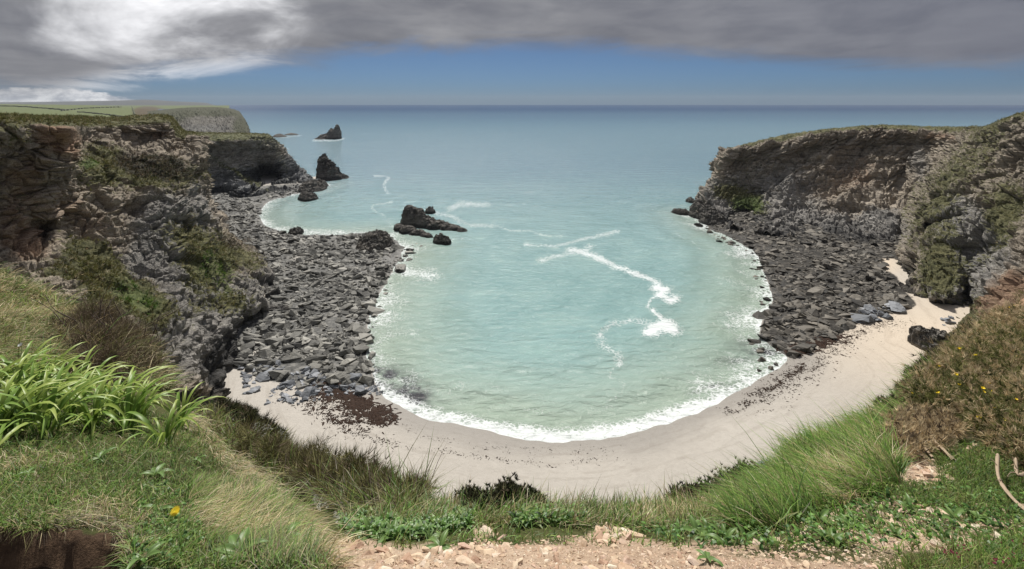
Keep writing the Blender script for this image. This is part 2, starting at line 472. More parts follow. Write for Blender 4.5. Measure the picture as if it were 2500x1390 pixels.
head_cols = [
 [(440,322,330),(440,334,215),(445,370,214),(450,410,213),(455,450,212),(460,500,205)],
 [(520,325,340),(520,333,230),(520,370,227),(520,410,225),(520,455,222),(520,497,209)],
 [(590,326,350),(590,333,245),(590,370,240),(600,410,235),(600,450,230),(590,488,216)],
 [(640,327,350),(652,334,262),(657,370,255),(655,410,252),(655,445,246),(650,484,220)],
 [(652,329,360),(664,338,268),(687,375,262),(700,410,256),(705,445,248),(715,482,222)],
 [(658,332,370),(671,345,275),(702,380,270),(728,412,268),(752,435,264),(785,452,255)],
 [(660,333,380),(672,346,290),(703,382,300),(729,414,300),(754,437,300),(788,452,290)],
]
head_masks = dict(veg=[(560,335,120,10,0.5),(590,430,80,8,0.7,35),(690,400,12,50,0.4,-25),(530,400,40,50,0.25),(640,350,40,20,0.3)],
                  scrub=[(560,440,60,40,0.6)], grey=[(600,460,150,60,1.1),(720,430,60,50,0.8)], rust=[(560,345,110,14,0.35)],
                  wet=[(640,430,50,25,1.0),(540,475,40,18,1.0),(680,470,60,18,0.6),(560,430,60,30,0.5)])  # shade inside the caves painted into the colour; damp along the foot
head_push = [(645,428,36,20,26.0),(540,477,26,11,14.0),(600,470,25,14,-5.0),(590,440,14,25,-4.0)]
cliff('cliff_headland', head_cols, 140, 240, M_HEAD, head_push, head_masks, 1.25, (-0.3, 0.1, 1.0), thick=1.6, tuft=(4000, 0.5, 'grass_headland', 'grass and scrub on the left headland'))

right_cols = [
 [(1800,362,260),(1790,366,230),(1753,402,225),(1738,440,220),(1715,470,215),(1703,495,210),(1690,523,200)],
 [(1810,358,260),(1794,364,205),(1760,400,200),(1747,440,197),(1727,470,194),(1714,500,190),(1697,527,184)],
 [(1850,346,260),(1830,353,203),(1810,400,197),(1800,445,193),(1790,490,187),(1775,525,178),(1755,557,165)],
 [(1920,330,270),(1920,334,203),(1910,390,196),(1900,440,190),(1890,490,181),(1885,540,168),(1870,579,154)],
 [(2030,314,270),(2030,319,200),(2025,370,193),(2015,430,186),(2000,490,176),(1990,550,162),(1985,597,146)],
 [(2140,306,260),(2130,311,196),(2130,360,190),(2125,420,182),(2110,490,170),(2090,560,154),(2080,612,140)],
 [(2240,307,250),(2230,312,187),(2230,360,182),(2220,420,174),(2200,490,162),(2170,570,146),(2150,624,136)],
 [(2320,308,235),(2310,315,176),(2290,370,172),(2265,430,165),(2230,500,154),(2203,580,142),(2192,642,130)],
 [(2420,304,180),(2395,315,150),(2345,370,144),(2300,430,138),(2250,500,132),(2215,590,125),(2196,662,122)],
 [(2470,290,160),(2430,302,132),(2400,370,128),(2360,440,124),(2310,520,119),(2260,620,112),(2200,745,102)],
 [(2530,275,150),(2490,287,120),(2460,370,116),(2430,450,113),(2390,530,110),(2340,640,104),(2290,765,98)],
 [(2600,262,140),(2550,275,112),(2530,370,108),(2500,450,105),(2460,540,102),(2405,650,99),(2355,774,97)],
 [(2700,255,120),(2640,268,98),(2620,380,95),(2580,480,93),(2510,580,91),(2430,690,89),(2362,795,92)],
 [(2850,255,100),(2780,266,80),(2760,400,78),(2700,520,76),(2600,640,76),(2450,770,78),(2290,875,80)],
 [(3000,250,80),(2950,270,60),(2900,420,58),(2850,580,56),(2750,720,56),(2500,880,58),(2250,965,65)],
 [(3400,250,60),(3200,280,45),(3150,450,42),(3050,640,40),(2900,800,40),(2600,1000,42),(2200,1100,55)],
]
for c_ in right_cols[:9]:
    c_[0] = (c_[0][0], c_[1][1] + 4, c_[0][2])
right_masks = dict(
    veg=[(1820,490,55,28,0.95,25),(1760,470,25,20,0.5),(1850,420,60,40,0.35),(2290,460,60,120,0.30,40),(2380,400,60,110,0.34,35),(2290,660,55,75,0.95),(2330,560,50,50,0.3),(2450,560,40,120,0.6,30),
         (2440,330,60,40,0.35),(2350,850,50,60,0.8),(2270,520,30,110,0.28,35),(2450,500,60,60,0.4),(2400,780,40,60,0.5),(2060,430,60,50,0.15)],
    lush=[(1825,500,45,22,1.2),(2350,870,40,40,0.6)],
    scrub=[(1850,410,50,30,0.6),(2480,400,60,100,0.35),(2470,650,40,40,0.7)],
    rust=[(2100,430,70,60,0.5),(2150,330,120,22,0.3),(2010,470,50,50,0.3),(2030,530,70,20,0.3),(2450,780,60,60,1.1),(2500,720,40,60,0.9),(2300,335,60,16,0.5)],
    grey=[(1900,460,120,90,0.7),(1960,560,140,50,0.9),(2150,560,90,60,0.8),(2350,700,110,90,1.2),(2250,400,40,70,0.6),(2330,520,60,50,0.9),(1760,500,60,60,0.9),(2400,600,80,80,0.8)],
    pale=[(2130,480,110,14,0.45,-35),(2200,440,20,80,0.3,30),(2080,320,200,14,0.2),(2240,700,18,60,0.4),(2100,520,100,16,0.35,-35),(2330,700,30,70,0.2)],
    wet=[(1815,525,25,20,0.9),(2010,600,160,16,0.7),(2060,560,60,12,0.4,-30),(2200,690,20,60,0.5),(2365,690,14,70,0.9),(2330,760,90,14,0.8),(2300,535,40,10,0.8,-20),(2200,420,22,60,0.4)])  # cave and cleft shade put into the colour, with the damp foot
right_push = [(1815,528,22,22,9.0),(2365,690,13,70,8.0),(2310,540,40,9,5.0,-20),(2270,550,22,9,4.0,-20),(2205,430,20,60,5.0,20),(2185,700,12,40,4.0),(2150,405,22,7,3.0),(1860,475,25,10,4.0,20),(2300,725,30,16,-3.0)]
cliff('cliff_right', right_cols, 280, 560, M_RIGHT, right_push, right_masks, 1.15, (-0.55, 0.1, 1.0), thick=1.3, fold=1.7, fold_len=9.0, aniso=1.0, strat=0.7, tuft=(13000, 0.38, 'grass_right_cliff', 'grass and scrub clinging to the right cliff'))

# ================================================================ waterline, beach
WL = [(800,449),(770,458),(730,470),(690,480),(660,488),(638,505),(628,530),(640,556),(690,572),(760,577),(830,577),(900,573),(945,577),(965,592),(985,608),(960,630),(952,660),(925,695),(905,735),(888,775),(882,820),(886,870),(900,915),
      (935,960),(985,993),(1060,1022),(1120,1032),(1180,1046),(1250,1062),(1330,1072),(1420,1072),(1520,1058),(1640,1024),(1740,985),(1830,940),(1890,905),(1935,872),(1900,850),(1862,815),(1872,775),(1895,735),(1885,690),(1868,650),(1852,615),(1800,585),(1745,560),(1712,540),(1690,524)]
WLW = [tuple(G(*p)[:2]) for p in WL]
LAND = WLW + [(88, 212), (150, 255), (320, 240), (320, -60), (-320, -60), (-320, 330), (-110, 300)]
def shore_s(xy):                                                 # metres inland of the waterline (negative in the sea)
    d = seg_dist(xy, WLW)
    return np.where(inside(xy, LAND), d, -d)
LEFT_ROCK = [(480,480),(560,470),(660,462),(780,450),(690,480),(640,490),(630,545),(690,566),(760,572),(830,570),(900,565),(950,572),(985,608),(965,640),(945,670),(925,700),(900,745),(888,790),(884,830),(892,880),(905,925),(880,945),(820,930),(760,945),(700,935),(640,925),(600,905),(560,880),(600,800),(640,740),(620,670),(560,620),(490,560)]
RIGHT_ROCK = [(1690,500),(1760,508),(1880,525),(2000,550),(2100,570),(2205,590),(2195,625),(2172,640),(2160,668),(2185,690),(2200,720),(2230,752),(2100,785),(2000,835),(1940,868),(1890,840),(1862,815),(1872,775),(1895,735),(1885,690),(1868,650),(1852,615),(1800,585),(1745,560)]
def shore_z(x, y):
    xy = np.stack([np.asarray(x, float), np.asarray(y, float)], -1)
    s = shore_s(xy)
    p3 = np.concatenate([xy, np.zeros(xy.shape[:-1] + (1,))], -1)
    z = np.where(s > 0, 0.055 * s ** 0.9, np.maximum(0.10 * s, -5.0))
    px, py = pix(np.concatenate([xy, 0 * xy[..., :1] + 0.3], -1))
    pp = np.stack([px, py], -1)
    rl = np.clip(1 - np.where(inside(pp, LEFT_ROCK), 0, seg_dist(pp, LEFT_ROCK + LEFT_ROCK[:1])) / 14.0, 0, 1)
    rr = np.clip(1 - np.where(inside(pp, RIGHT_ROCK), 0, seg_dist(pp, RIGHT_ROCK + RIGHT_ROCK[:1])) / 14.0, 0, 1)
    rk = np.maximum(rl, rr)
    z = z + rk * (0.28 * fbm(p3 / 5.0, 3, 41) + 0.12)
    z = z + (1 - rk) * 0.03 * fbm(p3 / 3.0, 2, 44)
    return z, s, rl, rr, px, py
# fan-shaped sheet: even steps on the picture, ever longer steps far away
U = np.concatenate([np.linspace(-1.6, -0.72, 40, endpoint=False), np.linspace(-0.72, 0.98, 270), np.linspace(0.98, 1.6, 30)[1:]])
PY = np.concatenate([np.linspace(436, 1180, 180), np.linspace(1190, 2300, 30)])
Y = H * F / (PY - HY)
bx = U[None, :] * Y[:, None]
by = Y[:, None] + 0 * bx
bz, bs, brl, brr, bpx, bpy_ = shore_z(bx, by)
m, t, b = material('sand')
pos = t.add('ShaderNodeNewGeometry').outputs['Position']
s_at = t.attr('s')
n1 = t.noise(pos, 0.05, 5, 0.6)
n2 = t.noise(pos, 1.4, 7, 0.7)
n3 = t.noise(pos, 14.0, 4, 0.7)
dry = t.ramp(t.addf(t.mul(n1, 0.5), t.mul(n2, 0.5)), [(0.35, (0.37, 0.342, 0.305)), (0.65, (0.445, 0.415, 0.372))])
dry = t.mix(t.attr('warm'), dry, (0.56, 0.475, 0.375))
wet = t.mix(n2, (0.235, 0.215, 0.19), (0.30, 0.278, 0.25))
wetf = t.step(t.addf(s_at, t.mul(t.sub(n1, 0.5), 6.0)), 6.0, 0.8)
c = t.mix(wetf, dry, wet)
tl = t.noise(t.add('ShaderNodeCombineXYZ', {0: t.mul(s_at, 1.1), 1: t.mul(n1, 6.0), 2: t.mul(t.noise(pos, 0.12, 3, 0.5), 2.0)}).outputs[0], 1.0, 5, 0.65)
c = t.mix(t.mul(t.step(tl, 0.5, 0.68), 0.38), c, t.mix(1.0, c, (0.66, 0.63, 0.60), 'MULTIPLY'))
c = t.mix(t.mul(t.step(n3, 0.58, 0.75), 0.16), c, (0.16, 0.13, 0.10))
c = t.mix(t.mul(t.step(t.noise(pos, 9.0, 2, 0.5), 0.74, 0.8), 0.8), c, (0.7, 0.68, 0.64))
rc = t.ramp(t.noise(pos, 0.8, 8, 0.7), [(0.35, (0.028, 0.028, 0.026)), (0.5, (0.10, 0.10, 0.095)), (0.68, (0.26, 0.25, 0.23))])
c = t.mix(t.step(t.addf(t.attr('rockl'), t.mul(t.sub(n2, 0.5), 1.0)), 0.35, 0.75), c, rc)
rc2 = t.ramp(t.noise(pos, 0.7, 8, 0.7), [(0.40, (0.010, 0.009, 0.007)), (0.55, (0.035, 0.031, 0.025)), (0.72, (0.17, 0.15, 0.125))])
c = t.mix(t.step(t.addf(t.attr('rockr'), t.mul(t.sub(n2, 0.5), 0.7)), 0.35, 0.7), c, rc2)
t.put(b.inputs['Base Color'], c)
t.put(b.inputs['Roughness'], t.addf(0.8, t.mul(wetf, -0.42)))
b.inputs['Specular IOR Level'].default_value = 0.3
t.put(b.inputs['Normal'], t.bump(t.addf(n2, t.mul(n3, 0.3)), 0.5, 0.3))
warm = blobs(bpx, bpy_, [(2250,820,260,120,0.9),(2150,650,50,30,1.0),(540,487,40,8,0.8)])
sandy = np.clip(blobs(bpx, bpy_, [(2165,655,16,16,1.2),(745,640,45,14,0.6),(930,660,30,20,0.4),(620,870,30,14,0.7),(860,880,20,10,0.6)]), 0, 1)
beach = grid_obj('beach', np.stack([bx, by, bz], -1), m, dict(s=bs, rockl=brl * (1 - sandy), rockr=brr * (1 - sandy), warm=np.clip(warm, 0, 1)), smooth=True, flip=False)

# ================================================================ sea
SU = np.concatenate([np.linspace(-3.0, -0.8, 40, endpoint=False), np.linspace(-0.8, 0.62, 330), np.linspace(0.62, 3.0, 60)[1:]])
SPY = np.concatenate([np.linspace(HY + 9.6, 420, 70), np.linspace(421.5, 1085, 235), [1110, 1150]])
SY = H * F / (SPY - HY)
sx = SU[None, :] * SY[:, None]
sy = SY[:, None] + 0 * sx
sxy = np.stack([sx, sy], -1)
near = (SPY > 440)[:, None] & (np.abs(SU) < 0.9)[None, :]
ss = np.full(sx.shape, -400.0)
ss[near] = shore_s(sxy[near])
ss = np.where(near, ss, -np.minimum(400, 60 + (sy - 265) * 1.0))
spx, spy = pix(np.stack([sx, sy, 0 * sx], -1))
spp = np.stack([spx, spy], -1)
foam = np.zeros(sx.shape)
spw = spp + np.stack([9 * fbm(np.stack([spx / 45, spy / 26, 0 * spx], -1), 4, 63), 6 * fbm(np.stack([spx / 45, spy / 26, 0 * spx + 9], -1), 4, 64)], -1)
streaks = [
 ([(1200,548),(1250,562),(1300,566),(1340,575),(1385,575)], 5, 0.75),
 ([(1285,597),(1340,600),(1400,592),(1450,578),(1505,566)], 6, 0.95),
 ([(1322,636),(1370,622),(1415,615),(1440,600)], 9, 0.95),
 ([(1395,612),(1445,622),(1500,650),(1560,672),(1600,688),(1625,712)], 8, 1.25),
 ([(1600,700),(1622,708),(1612,722)], 11, 1.5),
 ([(1640,700),(1658,715),(1655,740)], 5, 0.7),
 ([(1612,722),(1640,735),(1650,728)], 9, 1.4),
 ([(1606,722),(1588,733),(1583,750)], 3, 1.2),
 ([(1594,757),(1608,775),(1625,785)], 5, 1.5),
 ([(1590,812),(1610,800),(1640,806),(1625,790)], 13, 1.9),
 ([(1585,790),(1545,780),(1500,790),(1472,808),(1465,832),(1480,850),(1505,868),(1512,888)], 11, 0.85),
 ([(1495,900),(1488,915),(1515,930),(1525,950),(1505,970),(1490,985),(1512,1005)], 7, 0.66),
 ([(918,430),(950,434),(940,452),(948,472)], 4, 0.9), ([(955,495),(915,502),(915,515),(940,530)], 4, 0.8),
 ([(1640,562),(1668,580),(1690,592),(1715,612)], 4, 0.62), ([(1620,460),(1660,466),(1700,480)], 3, 0.5),
 ([(1095,512),(1130,500),(1190,498)], 9, 0.95), ([(1060,520),(1100,530),(1140,548),(1200,552)], 8, 0.85), ([(1090,590),(1130,585),(1160,590)], 6, 0.6),
 ([(905,680),(960,650),(1000,668),(1050,672)], 20, 1.15), ([(960,625),(940,660),(905,720),(890,780)], 13, 1.0), ([(640,555),(760,568),(930,570)], 10, 0.95), ([(650,505),(640,540)], 10, 0.8),
 ([(890,790),(900,850),(905,900)], 12, 0.7), ([(1880,600),(1890,660),(1900,720),(1890,780),(1850,830)], 22, 0.62),
 ([(1800,590),(1860,640)], 18, 0.6), ([(1860,830),(1900,880)], 28, 0.85), ([(1740,560),(1700,530),(1650,522)], 8, 0.75),
 ([(765,342),(800,345),(840,338)], 3.5, 0.9), ([(880,330),(905,326)], 2, 0.6), ([(660,336),(735,332)], 3, 0.8), ([(770,440),(850,434)], 4, 0.8), ([(790,452),(770,462)], 5, 0.8),
 ([(955,548),(975,575),(1000,590)], 6, 0.7),
]
for poly, wd, st in streaks:
    pl = cr(np.array(poly, float) * np.array([1, 1.7]), 6 * len(poly), 0)
    dd = seg_dist(spw * np.array([1, 1.7]), pl)
    foam = np.maximum(foam, 0.77 * st * np.exp(-(dd / (wd * 2.1)) ** 1.35))
wig = 0.9 * fbm(np.stack([sx, sy, 0 * sx], -1) / 5.0, 3, 61) + 1.5 * fbm(np.stack([sx, sy, 0 * sx], -1) / 16.0, 2, 62)
sandy_side = sstep(spy, 940, 1000)
patchy = 0.5 + 0.75 * fbm(np.stack([sx, sy, 0 * sx], -1) / 11.0, 3, 66)
band = np.maximum(0.9, 2.0 + 0.3 * sandy_side + 0.9 * wig)
edge_f = np.exp(-(np.maximum(-ss + wig - 0.3, 0) / band) ** 2) * np.clip(0.62 + 0.5 * patchy + 0.25 * sandy_side, 0, 1.1)
edge_f = np.maximum(edge_f, (1 - sandy_side) * np.exp(-(np.maximum(-ss, 0) / (5.0 + 7.0 * np.clip(patchy, 0, 1))) ** 2) * np.clip(0.25 + 0.75 * patchy, 0, 0.85))
line2 = np.exp(-((-ss - 5.2 - 1.6 * wig) / 0.8) ** 2) * np.clip(0.55 * patchy + 0.1, 0, 0.6) * sandy_side
foam = np.maximum(foam, edge_f * sstep(-ss, 70, 30))
foam = np.maximum(foam, line2)
swell = 0.30 * np.sin(ss * 0.62 + 2.0 * fbm(np.stack([sx, sy, 0 * sx], -1) / 30.0, 2, 71)) * np.exp(-(np.maximum(-ss, 0) / 22.0)) * sstep(-ss, 0, 6)
sz = swell + 0.10 * fbm(np.stack([sx, sy * 0.6, 0 * sx], -1) / 3.0, 3, 72) * sstep(-ss, 2, 12)
sz[SY > 600] = 0
sz = sz + 0.03 * sandy_side
m, t, b = material('sea_water')
pos = t.add('ShaderNodeNewGeometry').outputs['Position']
depth = t.attr('off')
dist = t.attr('dist')
nA = t.noise(t.mapping(pos, scale=(0.012, 0.02, 1)), 1.0, 5, 0.6, 0.5)
nB = t.noise(t.mapping(pos, scale=(0.05, 0.09, 1)), 1.0, 6, 0.6, 0.8)
turq = t.ramp(t.addf(t.mul(nA, 0.5), t.mul(nB, 0.5)), [(0.34, (0.155, 0.285, 0.28)), (0.52, (0.218, 0.352, 0.345)), (0.68, (0.27, 0.402, 0.372))])
shal = t.mix(nB, (0.25, 0.335, 0.275), (0.345, 0.39, 0.315))
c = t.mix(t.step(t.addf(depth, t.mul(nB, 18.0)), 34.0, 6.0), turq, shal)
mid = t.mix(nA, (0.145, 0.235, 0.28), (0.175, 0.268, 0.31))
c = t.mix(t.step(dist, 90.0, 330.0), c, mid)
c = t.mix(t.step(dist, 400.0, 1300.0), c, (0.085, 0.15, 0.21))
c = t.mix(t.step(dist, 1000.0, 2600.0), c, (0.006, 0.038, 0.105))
c = t.mix(t.mul(t.attr('bed'), t.step(t.noise(pos, 0.35, 6, 0.65), 0.32, 0.6)), c, (0.035, 0.035, 0.042))
lace = t.add('ShaderNodeTexVoronoi', {'Vector': t.vmath('ADD', pos, t.vmath('SCALE', t.add('ShaderNodeTexNoise', {'Vector': pos, 'Scale': 0.8, 'Detail': 4}).outputs['Color'], 1.6)), 'Scale': 1.4}, feature='DISTANCE_TO_EDGE').outputs['Distance']
lacy = t.step(lace, 0.22, 0.0)
nf = t.addf(t.mul(t.noise(pos, 1.1, 9, 0.72, 0.6), 0.6), t.mul(t.noise(pos, 2.6, 5, 0.7, 0.8), 0.4))
nf2 = t.noise(t.mapping(pos, scale=(0.22, 0.22, 1)), 1.0, 5, 0.6)
fa = t.addf(t.addf(t.attr('foam'), t.mul(t.sub(nf, 0.5), 1.7)), t.addf(t.mul(t.sub(lacy, 0.4), 0.38), t.mul(t.sub(nf2, 0.5), 0.7)))
fm = t.mul(t.mul(t.step(fa, 0.50, 1.05), t.step(t.attr('foam'), 0.08, 0.4)), 0.84)
c = t.mix(fm, c, (0.74, 0.77, 0.78))
t.put(b.inputs['Base Color'], c)
t.put(b.inputs['Roughness'], t.addf(0.16, t.mul(fm, 0.6)))
b.inputs['IOR'].default_value = 1.33
t.put(b.inputs['Specular IOR Level'], t.addf(0.02, t.mul(t.step(dist, 900.0, 120.0), 0.30)))
wv = t.addf(t.mul(t.noise(t.mapping(pos, scale=(0.35, 0.75, 1), rot=(0, 0, 0.25)), 1.0, 6, 0.62, 0.4), 1.0), t.mul(t.noise(t.mapping(pos, scale=(0.08, 0.16, 1), rot=(0, 0, -0.2)), 1.0, 3, 0.5), 1.5))
wv = t.addf(wv, t.mul(fm, 0.12))
t.put(b.inputs['Normal'], t.bump(wv, 0.8, 0.9))
bed = blobs(spx, spy, [(985,952,70,34,1.8,25),(930,920,36,20,1.2),(1725,948,40,8,1.0,-15),(1850,845,60,22,0.7),(1865,862,30,8,1.0),(1780,880,60,10,0.4),(1800,940,70,9,0.5,-25),(905,830,14,60,0.4),(960,1000,40,8,0.4,20),(1820,620,30,20,0.35),(1720,560,25,12,0.4)])
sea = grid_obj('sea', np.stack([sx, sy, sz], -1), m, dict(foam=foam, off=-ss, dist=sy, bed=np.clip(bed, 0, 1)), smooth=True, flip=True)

# ================================================================ far land
def column_table(cols, pxs, dg, sm_px=1.0, sm_d=1.5):
    """screen height v(px, distance) from columns of (distance, py)"""
    keys = sorted(cols)
    rows = np.array([np.interp(np.log(dg), np.log([a for a, _ in cols[k]]), [b_ for _, b_ in cols[k]]) for k in keys])
    T = np.stack([np.interp(pxs, keys, rows[:, j]) for j in range(len(dg))], 1)
    def gs(A, s, ax):
        k = np.arange(-int(3 * s) - 1, int(3 * s) + 2)
        wk = np.exp(-0.5 * (k / s) ** 2); wk /= wk.sum()
        pad = [(0, 0), (0, 0)]; pad[ax] = (len(k) // 2, len(k) // 2)
        A = np.pad(A, pad, mode='edge')
        return np.apply_along_axis(lambda r: np.convolve(r, wk, 'valid'), ax, A)
    return gs(gs(T, sm_d, 1), sm_px, 0)

def field_material():
    m, t, b = material('farmland')
    pos = t.add('ShaderNodeNewGeometry').outputs['Position']
    n1 = t.noise(pos, 0.012, 6, 0.6)
    n2 = t.noise(pos, 0.1, 6, 0.7)
    c = t.ramp(n2, [(0.35, (0.12, 0.14, 0.075)), (0.65, (0.155, 0.175, 0.09))])
    br = t.ramp(n2, [(0.35, (0.07, 0.06, 0.045)), (0.65, (0.15, 0.125, 0.085))])
    c = t.mix(t.step(t.addf(t.attr('heath'), t.mul(t.sub(n1, 0.5), 0.7)), 0.35, 0.65), c, br)
    t.put(b.inputs['Base Color'], c)
    b.inputs['Roughness'].default_value = 1.0
    b.inputs['Specular IOR Level'].default_value = 0.0
    return m
M_FIELD = field_material()
HILL = {
 -700: [(280, 320), (600, 294), (1500, 256), (2200, 252), (3000, 253), (3500, 257.5)],
 0: [(280, 325), (500, 297), (900, 279), (1800, 256), (2080, 254), (2400, 260), (3500, 257.5)],
 250: [(280, 326), (600, 300), (1000, 284), (1800, 259), (2060, 257), (2400, 262), (3500, 257.5)],
 400: [(280, 330), (600, 312), (1000, 294), (1500, 276), (1900, 270), (2200, 271), (3500, 257.5)],
 480: [(280, 345), (600, 329), (1000, 300), (1500, 284), (2080, 273), (2400, 268), (3500, 257.5)],
 560: [(280, 440), (600, 339), (1000, 302), (1500, 286), (2080, 275), (2400, 269), (3500, 257.5)],
}
hpx = np.linspace(-700, 560, 150)
hd = np.geomspace(280, 3500, 120)
HT = column_table(HILL, hpx, hd, 1.5, 1.5)
hv = P(hpx[:, None], HT, hd[None, :])
hv[..., 2] += 1.5 * fbm(hv / 60.0, 3, 81)
heath = blobs(hpx[:, None] + 0 * HT, HT, [(360,272,42,14,1.0),(150,300,180,10,0.7),(330,300,90,12,0.5),(60,310,200,8,0.6),(430,285,60,14,1.0),(230,296,60,8,0.5)])
grid_obj('hills', hv, M_FIELD, dict(heath=heath), smooth=True)
def hill_at(px, py):
    col = np.array([np.interp(px, hpx, HT[:, j]) for j in range(len(hd))])
    cm_ = np.minimum.accumulate(col)
    j = int(np.argmax(cm_ <= py)) if (cm_ <= py).any() else len(hd) - 1
    return P(px, col[j], hd[j])
# far blue upland
m, t, b = material('far_moor')
t.put(b.inputs['Base Color'], t.mix(t.noise(t.add('ShaderNodeNewGeometry').outputs['Position'], 0.004, 4, 0.6), (0.10, 0.11, 0.12), (0.14, 0.14, 0.13)))
b.inputs['Roughness'].default_value = 1.0
b.inputs['Specular IOR Level'].default_value = 0.0
mp = np.linspace(-600, 525, 120)
top = np.interp(mp, [-600, 0, 100, 200, 300, 350, 380, 430, 480, 505, 515, 525], [252, 250, 249, 247.5, 245.5, 243.5, 244.5, 248, 250, 251.5, 255, 257])
rows_ = []
for dd, f in ((3550, 0.0), (3700, 0.55), (4000, 0.92), (4300, 1.0), (4550, 0.9), (4900, 0.0)):
    z = f * (H - 4300 * (top - HY) / F)
    rows_.append(np.stack([dd * (mp - CX) / F * 1.0, 0 * mp + dd, z - (f == 0) * 2], -1))
grid_obj('hills_far', np.array(rows_), m, smooth=True)
# the next headland down the coast
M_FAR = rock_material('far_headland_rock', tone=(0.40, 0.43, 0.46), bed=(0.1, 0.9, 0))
far_cols = [
 [(360,276,1150),(360,286,800),(360,306,720),(360,338,630)],
 [(420,270,1100),(410,280,820),(415,302,720),(410,337,636)],
 [(460,267,1050),(455,272,860),(460,297,725),(455,336,640)],
 [(520,266,1000),(520,271,860),(520,302,740),(515,335,640)],
 [(560,269,980),(563,275,850),(573,302,740),(575,334,642)],
 [(580,274,960),(592,290,820),(603,312,740),(611,334,642)],
 [(585,277,960),(596,294,880),(606,316,860),(615,333,800)],
]
far_cols = [[(a, c_ - (4 if k < 2 else 1), d_) for k, (a, c_, d_) in enumerate(col_)] for col_ in far_cols]
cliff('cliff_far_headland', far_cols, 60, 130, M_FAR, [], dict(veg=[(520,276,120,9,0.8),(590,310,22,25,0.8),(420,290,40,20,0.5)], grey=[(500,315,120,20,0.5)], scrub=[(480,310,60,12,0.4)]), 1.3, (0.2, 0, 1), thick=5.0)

# ---- hedgerows and the white house between the fields
m, t, b = material('hedge_leaves')
t.put(b.inputs['Base Color'], t.mix(t.noise(t.add('ShaderNodeNewGeometry').outputs['Position'], 0.4, 4, 0.7), (0.03, 0.04, 0.015), (0.08, 0.085, 0.035)))
b.inputs['Roughness'].default_value = 1.0
M_HEDGE = m
def hedge(poly, hgt, label):
    pts = []
    for (a, c_), (a2, c2) in zip(poly[:-1], poly[1:]):
        for k in range(14):
            f = k / 14
            pts.append(hill_at(a + (a2 - a) * f, c_ + (c2 - c_) * f))
    pts = np.array(pts)
    sec = np.array([(-1.6, -1.0), (-1.5, 0.75), (-0.6, 1.0), (0.6, 1.0), (1.5, 0.75), (1.6, -1.0)])
    V = np.array([[p + np.array([0, s_[0] * 1.6, s_[1] * hgt * (0.8 + 0.4 * random.random())]) for s_ in sec] for p in pts])
    o = grid_obj('hedgerow', V, M_HEDGE, kind=None)
    return tag(o, label, 'hedgerow', 'hedgerows between the far fields')
hedge([(0,260), (60,262), (110,266), (170,271)], 3.0, 'dark hedgerow sloping down from the left edge between green fields')
hedge([(150,272), (200,266), (250,264), (300,262)], 2.5, 'thin hedgerow curving up to the right across the green hillside')
hedge([(190,275), (240,279), (290,285), (330,291)], 2.5, 'hedgerow along the lower edge of the smooth green field')
hedge([(322,261), (325,270), (330,283)], 2.5, 'short hedgerow where green field meets brown heath')

def simple_mat(name, col, rough=0.8, noise=None):
    m, t, b = material(name)
    if noise:
        pos = t.add('ShaderNodeNewGeometry').outputs['Position']
        t.put(b.inputs['Base Color'], t.mix(t.noise(pos, noise[0], 5, 0.65), col, noise[1]))
    else:
        b.inputs['Base Color'].default_value = (*col, 1)
    b.inputs['Roughness'].default_value = rough
    return m
M_WHITE = simple_mat('white_render', (0.72, 0.72, 0.70), 0.8, (0.5, (0.6, 0.6, 0.58)))
M_SLATE = simple_mat('roof_slate', (0.10, 0.10, 0.11), 0.6, (2.0, (0.16, 0.16, 0.17)))
M_GLASS = simple_mat('dark_window_glass', (0.03, 0.035, 0.04), 0.1)
def box_mesh(name, lo, hi, mat):
    (x0, y0, z0), (x1, y1, z1) = lo, hi
    V = [(x, y, z) for z in (z0, z1) for y in (y0, y1) for x in (x0, x1)]
    Q = [(0, 2, 3, 1), (4, 5, 7, 6), (0, 1, 5, 4), (2, 6, 7, 3), (0, 4, 6, 2), (1, 3, 7, 5)]
    return make_mesh(name, V, Q, mat=mat)
hp = hill_at(2, 288)
house = link('farmhouse', None)
house.location = tuple(hp - np.array([0, 0, 0.5]))
tag(house, 'small white farmhouse on the far hillside at the left edge', 'house')
sc_ = hp[1] / F
hw, hh = 11 * sc_, 7 * sc_
link('wall', box_mesh('wall', (-hw, -3, 0), (hw, 3, hh), M_WHITE), house)
rf = make_mesh('roof', [(-hw - .2, -3.3, hh), (hw + .2, -3.3, hh), (hw + .2, 3.3, hh), (-hw - .2, 3.3, hh), (-hw - .2, 0, hh * 1.6), (hw + .2, 0, hh * 1.6)], [(0, 1, 5, 4), (2, 3, 4, 5)], [(0, 4, 3), (1, 2, 5)], mat=M_SLATE)
link('roof', rf, house)
for k in (-0.6, 0.0, 0.6):
    link('window', box_mesh('window', (hw * k - hw * .12, -3.06, hh * .4), (hw * k + hw * .12, -2.95, hh * .75), M_GLASS), house)

